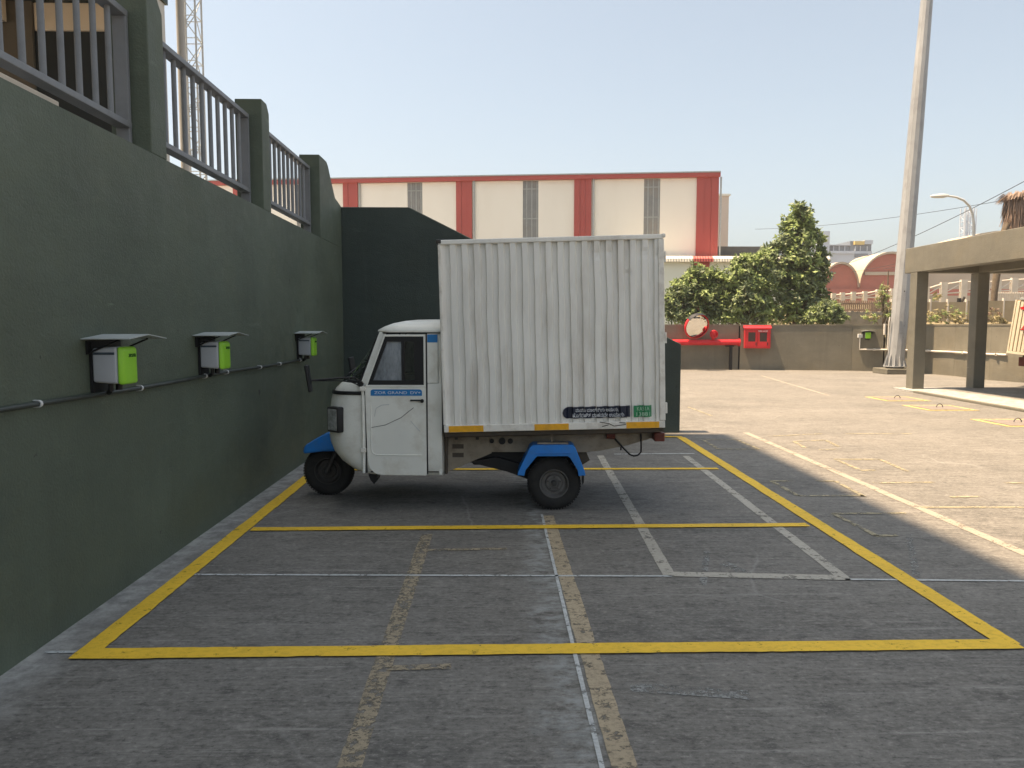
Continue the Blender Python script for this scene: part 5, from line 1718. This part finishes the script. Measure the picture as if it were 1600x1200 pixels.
# palm with a skirt of dead fronds
PYL = 38.0
pmx = at(1592, 400, PYL).x
pl_ = thing('palm_tree', 'palm with a shaggy skirt of dead brown fronds beyond the carport', 'palm', (pmx, PYL, 0))
MB().tube([(at(1574, 0, PYL).x + 0.0, PYL, 0), (at(1574, 0, PYL).x + 0.1, PYL, 3.5), (at(1584, 0, PYL).x, PYL, 6.3), (pmx, PYL, 8.2)], [0.17, 0.16, 0.2, 0.25], 10).build('trunk', M['bark'], pl_, smooth=60)
rnd = random.Random(5)
mb = MB()
ztop, zbot = at(1590, 297, PYL).z, at(1590, 364, PYL).z
for i in range(5200):
    a0 = rnd.uniform(0, 2 * math.pi)
    zz = rnd.uniform(zbot + 0.3, ztop - 0.1)
    f = (zz - zbot) / (ztop - zbot)
    rr_ = (0.62 + 0.22 * f) * rnd.uniform(0.5, 1.0) * (1.0 if f < 0.85 else 1.05)
    p = Vector((pmx + rr_ * math.cos(a0), PYL + rr_ * math.sin(a0), zz))
    ln = rnd.uniform(0.35, 0.9)
    d = Vector((math.cos(a0) * rnd.uniform(-0.1, 0.3), math.sin(a0) * rnd.uniform(-0.1, 0.3), -1)).normalized() * ln
    if zz > ztop - 0.35:
        d = Vector((math.cos(a0) * 0.6, math.sin(a0) * 0.6, -0.5)).normalized() * ln * 0.6
    t_ = Vector((-math.sin(a0 + rnd.uniform(-1, 1)), math.cos(a0), 0)) * rnd.uniform(0.015, 0.05)
    mb.add([p - t_, p + t_, p + d + t_ * 0.3, p + d - t_ * 0.3], [(0, 1, 2, 3)])
sk = mb.build('frond_skirt', M['palm_dry'], pl_, fix=False)
sk['kind'] = 'stuff'

# ------------------------------------------------------------------ trees and bushes
def tree(name, label, cat, Y, blobs, mats, n, leaf, seed, trunk=None, group=None):
    """crown = leaf-sized faces in clumps gathered around a cloud of blobs; blobs in photo pixels (x, y, rx, ry, share)"""
    rnd = random.Random(seed)
    k = Y / FPX
    bl = []
    for (px, py, rx, ry, sh_) in blobs:
        c = at(px, py, Y)
        bl.append((c, rx * k, ry * k, sh_))
    cx = sum(b[0].x for b in bl) / len(bl)
    t = thing(name, label, cat, (cx, Y, 0), group)
    tot = sum(b[3] for b in bl)
    mbs = [MB() for _ in mats]
    limbs = []
    for c, rx, rz, sh_ in bl:
        nl = int(n * sh_ / tot)
        ncl = max(4, int(nl / 26))
        ry = (rx * rz) ** 0.5 * 0.9
        for q in range(ncl):
            while True:
                v = Vector((rnd.uniform(-1, 1), rnd.uniform(-1, 1), rnd.uniform(-1, 1)))
                if 0.25 < v.length < 1:
                    break
            v *= (0.55 + 0.45 * v.length) ** 0.5
            sprig = rnd.random() < 0.3
            if sprig:
                v = v.normalized() * rnd.uniform(1.0, 1.3)
            cc = c + Vector((v.x * rx, v.y * ry, v.z * rz))
            limbs.append((c, cc))
            cr = rnd.uniform(0.09, 0.21) * min(1.2, (rx + rz) * 0.7) * (0.6 if sprig else 1)
            mi = 0 if rnd.random() < 0.62 else len(mats) - 1
            up = Vector((v.x * 0.7, v.y * 0.7, 0.7 + 0.3 * v.z)).normalized()
            for _ in range(12 if sprig else 24):
                w = Vector((rnd.gauss(0, 0.5), rnd.gauss(0, 0.5), rnd.gauss(0, 0.5)))
                p = cc + Vector((w.x, w.y, w.z * (1.7 if sprig else 0.9))) * cr
                nrm = (up + Vector((rnd.gauss(0, 0.6), rnd.gauss(0, 0.6), rnd.gauss(0, 0.6)))).normalized()
                a = nrm.cross(Vector((rnd.gauss(0, 1), rnd.gauss(0, 1), rnd.gauss(0, 1)))).normalized()
                b = nrm.cross(a)
                L_ = leaf * rnd.uniform(0.65, 1.35)
                W_ = L_ * 0.42
                mbs[mi].add([p, p + a * L_ * 0.5 + b * W_ * 0.5 - nrm * 0.01, p + a * L_, p + a * L_ * 0.5 - b * W_ * 0.5 - nrm * 0.01], [(0, 1, 2, 3)])
    for m_, mt in zip(mbs, mats):
        if m_.v:
            o = m_.build('crown', mt, t, fix=False)
            o['kind'] = 'stuff'
    if trunk:
        x0_, r_ = trunk
        bp = at(x0_, 500, Y).x
        top = max(b[0].z for b in bl)
        mb = MB()
        mb.tube([(bp, Y, 0), (bp + 0.05, Y, 1.5), (bp - 0.04, Y, top * 0.55), (bp + 0.02, Y, top)], [r_, r_ * 0.85, r_ * 0.55, 0.03], 8)
        for i, (c, cc) in enumerate(limbs):
            if i % 9 == 0:
                zz = min(cc.z - 0.2, c.z)
                s0 = Vector((bp, Y, max(0.8, zz - 0.5)))
                mb.tube([s0, s0.lerp(cc, 0.5) + Vector((0, 0, -0.05)), cc], [0.045, 0.03, 0.012], 5)
        mb.build('trunk', M['bark'], t, smooth=60)
    return t


tree('leafy_tree', 'tall green tree with a ragged pointed crown behind the boundary wall', 'tree', 35.0,
     [(1246, 330, 11, 14, .55), (1258, 338, 14, 12, .5), (1240, 352, 20, 14, .8), (1262, 360, 16, 14, .7), (1226, 378, 22, 12, .8), (1250, 380, 26, 18, 1.1), (1278, 372, 10, 14, .4), (1206, 392, 18, 10, .6), (1232, 404, 34, 20, 1.4), (1262, 408, 24, 22, 1.2), (1284, 402, 12, 14, .45),
      (1216, 430, 28, 24, 1.4), (1250, 436, 32, 26, 1.7), (1280, 438, 16, 24, .8), (1225, 466, 32, 26, 1.6), (1262, 470, 30, 26, 1.5), (1288, 470, 14, 20, .5), (1240, 494, 46, 14, 1.3), (1290, 492, 18, 14, .6)],
     [M['leaf_dark'], M['leaf_mid']], 19000, 0.24, 11, (1246, 0.14))
tree('leafy_bush', 'bright green upright bush left of the tall pointed tree', 'bush', 34.2,
     [(1150, 414, 10, 12, .4), (1172, 410, 16, 12, .7), (1192, 408, 14, 14, .6), (1158, 432, 26, 18, 1.3), (1188, 436, 22, 22, 1.2), (1166, 460, 34, 22, 1.6), (1152, 488, 26, 18, 1.1), (1188, 484, 26, 22, 1.2)],
     [M['leaf_mid'], M['leaf_dark']], 13500, 0.21, 12, (1168, 0.08))
tree('leafy_bush', 'broad dark bush beside the cargo box, behind the round mirror', 'bush', 34.6,
     [(1086, 424, 14, 10, .45), (1108, 430, 18, 12, .7), (1078, 444, 26, 16, 1.1), (1114, 446, 26, 18, 1.2), (1066, 468, 28, 20, 1.3), (1104, 468, 34, 22, 1.6), (1138, 456, 18, 20, .9), (1060, 492, 22, 16, .9), (1096, 494, 38, 14, 1.2), (1132, 488, 22, 18, .9), (1050, 478, 12, 22, .5)],
     [M['leaf_dark'], M['leaf_mid']], 16000, 0.20, 13, (1100, 0.09))
tree('leafy_bush', 'low dark bush at the foot of the tall tree beside the stone wall', 'bush', 33.8,
     [(1294, 484, 16, 14, 1.0), (1308, 494, 12, 10, .6), (1275, 494, 16, 12, .7)], [M['leaf_dark'], M['leaf_mid']], 6000, 0.16, 14)
tree('dry_shrub', 'thin dry shrub in front of the picket fence left of the mast', 'shrub', 34.4,
     [(1378, 468, 10, 14, .6), (1386, 490, 14, 14, 1.0), (1360, 496, 14, 8, .5), (1384, 452, 7, 8, .3)], [M['leaf_dry'], M['leaf_mid']], 1500, 0.13, 15, (1380, 0.03))
tree('dry_shrub', 'straggling dry shrub between the carport columns', 'shrub', 34.2,
     [(1460, 494, 14, 10, 1.0), (1482, 492, 16, 12, 1.0), (1502, 498, 12, 8, .7), (1462, 466, 8, 7, .3)], [M['leaf_dry'], M['leaf_mid']], 1500, 0.13, 16)
tree('dry_shrub', 'reddish dry shrub behind the second column beside the palm trunk', 'shrub', 34.0,
     [(1550, 494, 14, 10, 1.0), (1566, 498, 8, 8, .5), (1600, 496, 12, 10, .6)], [M['leaf_dry'], M['palm_dry']], 1100, 0.13, 17)
# bare leaning sticks
for (a_, b_8, lab) in (((1488, 500), (1507, 464), 'bare leaning wooden prop behind the street lamp foot'), ((1386, 470), (1388, 423), 'thin dark stake standing against the red vault')):
    tag(MB().tube([at(*a_, 40), at(*b_8, 40)], [0.09 if a_[0] > 1400 else 0.05, 0.06 if a_[0] > 1400 else 0.03], 6).build('wooden_stake', M['bark']), lab, 'stake')

# overhead cables
for i, (pa, pb_, lab) in enumerate((((1640, 262), (1300, 420), 'upper overhead cable dropping across the sky right of the mast'),
                                    ((1640, 300), (1180, 358), 'long thin overhead cable crossing behind the mast towards the tree'),
                                    ((1640, 335), (1330, 425), 'lower overhead cable above the carport roof'),
                                    ((1640, 342), (1380, 420), 'lowest overhead cable just over the carport roof'))):
    A_, B2 = at(*pa, 42), at(*pb_, 75)
    pts = []
    for j in range(17):
        t_ = j / 16
        p = A_.lerp(B2, t_)
        p.z -= 0.9 * 4 * t_ * (1 - t_) * 0.5
        pts.append(p)
    tag(MB().tube(pts, 0.016 if i else 0.022, 5).build('overhead_cable', M['cable']), lab, 'cable', 'overhead cables')

# ------------------------------------------------------------------ dusty air
hz = MB().box(-140, 260, -60, 320, -1.0, 42.0)
hm = bpy.data.materials.new('hazy_air')
hm.use_nodes = True
ht = hm.node_tree
for n in list(ht.nodes):
    ht.nodes.remove(n)
ho = N(ht, 'ShaderNodeOutputMaterial')
hv_ = N(ht, 'ShaderNodeVolumePrincipled')
hv_.inputs['Color'].default_value = (0.93, 0.95, 1.0, 1)
hv_.inputs['Density'].default_value = 0.0006
hv_.inputs['Anisotropy'].default_value = 0.2
ht.links.new(hv_.outputs[0], ho.inputs['Volume'])
tag(hz.build('haze', hm), kind='stuff')
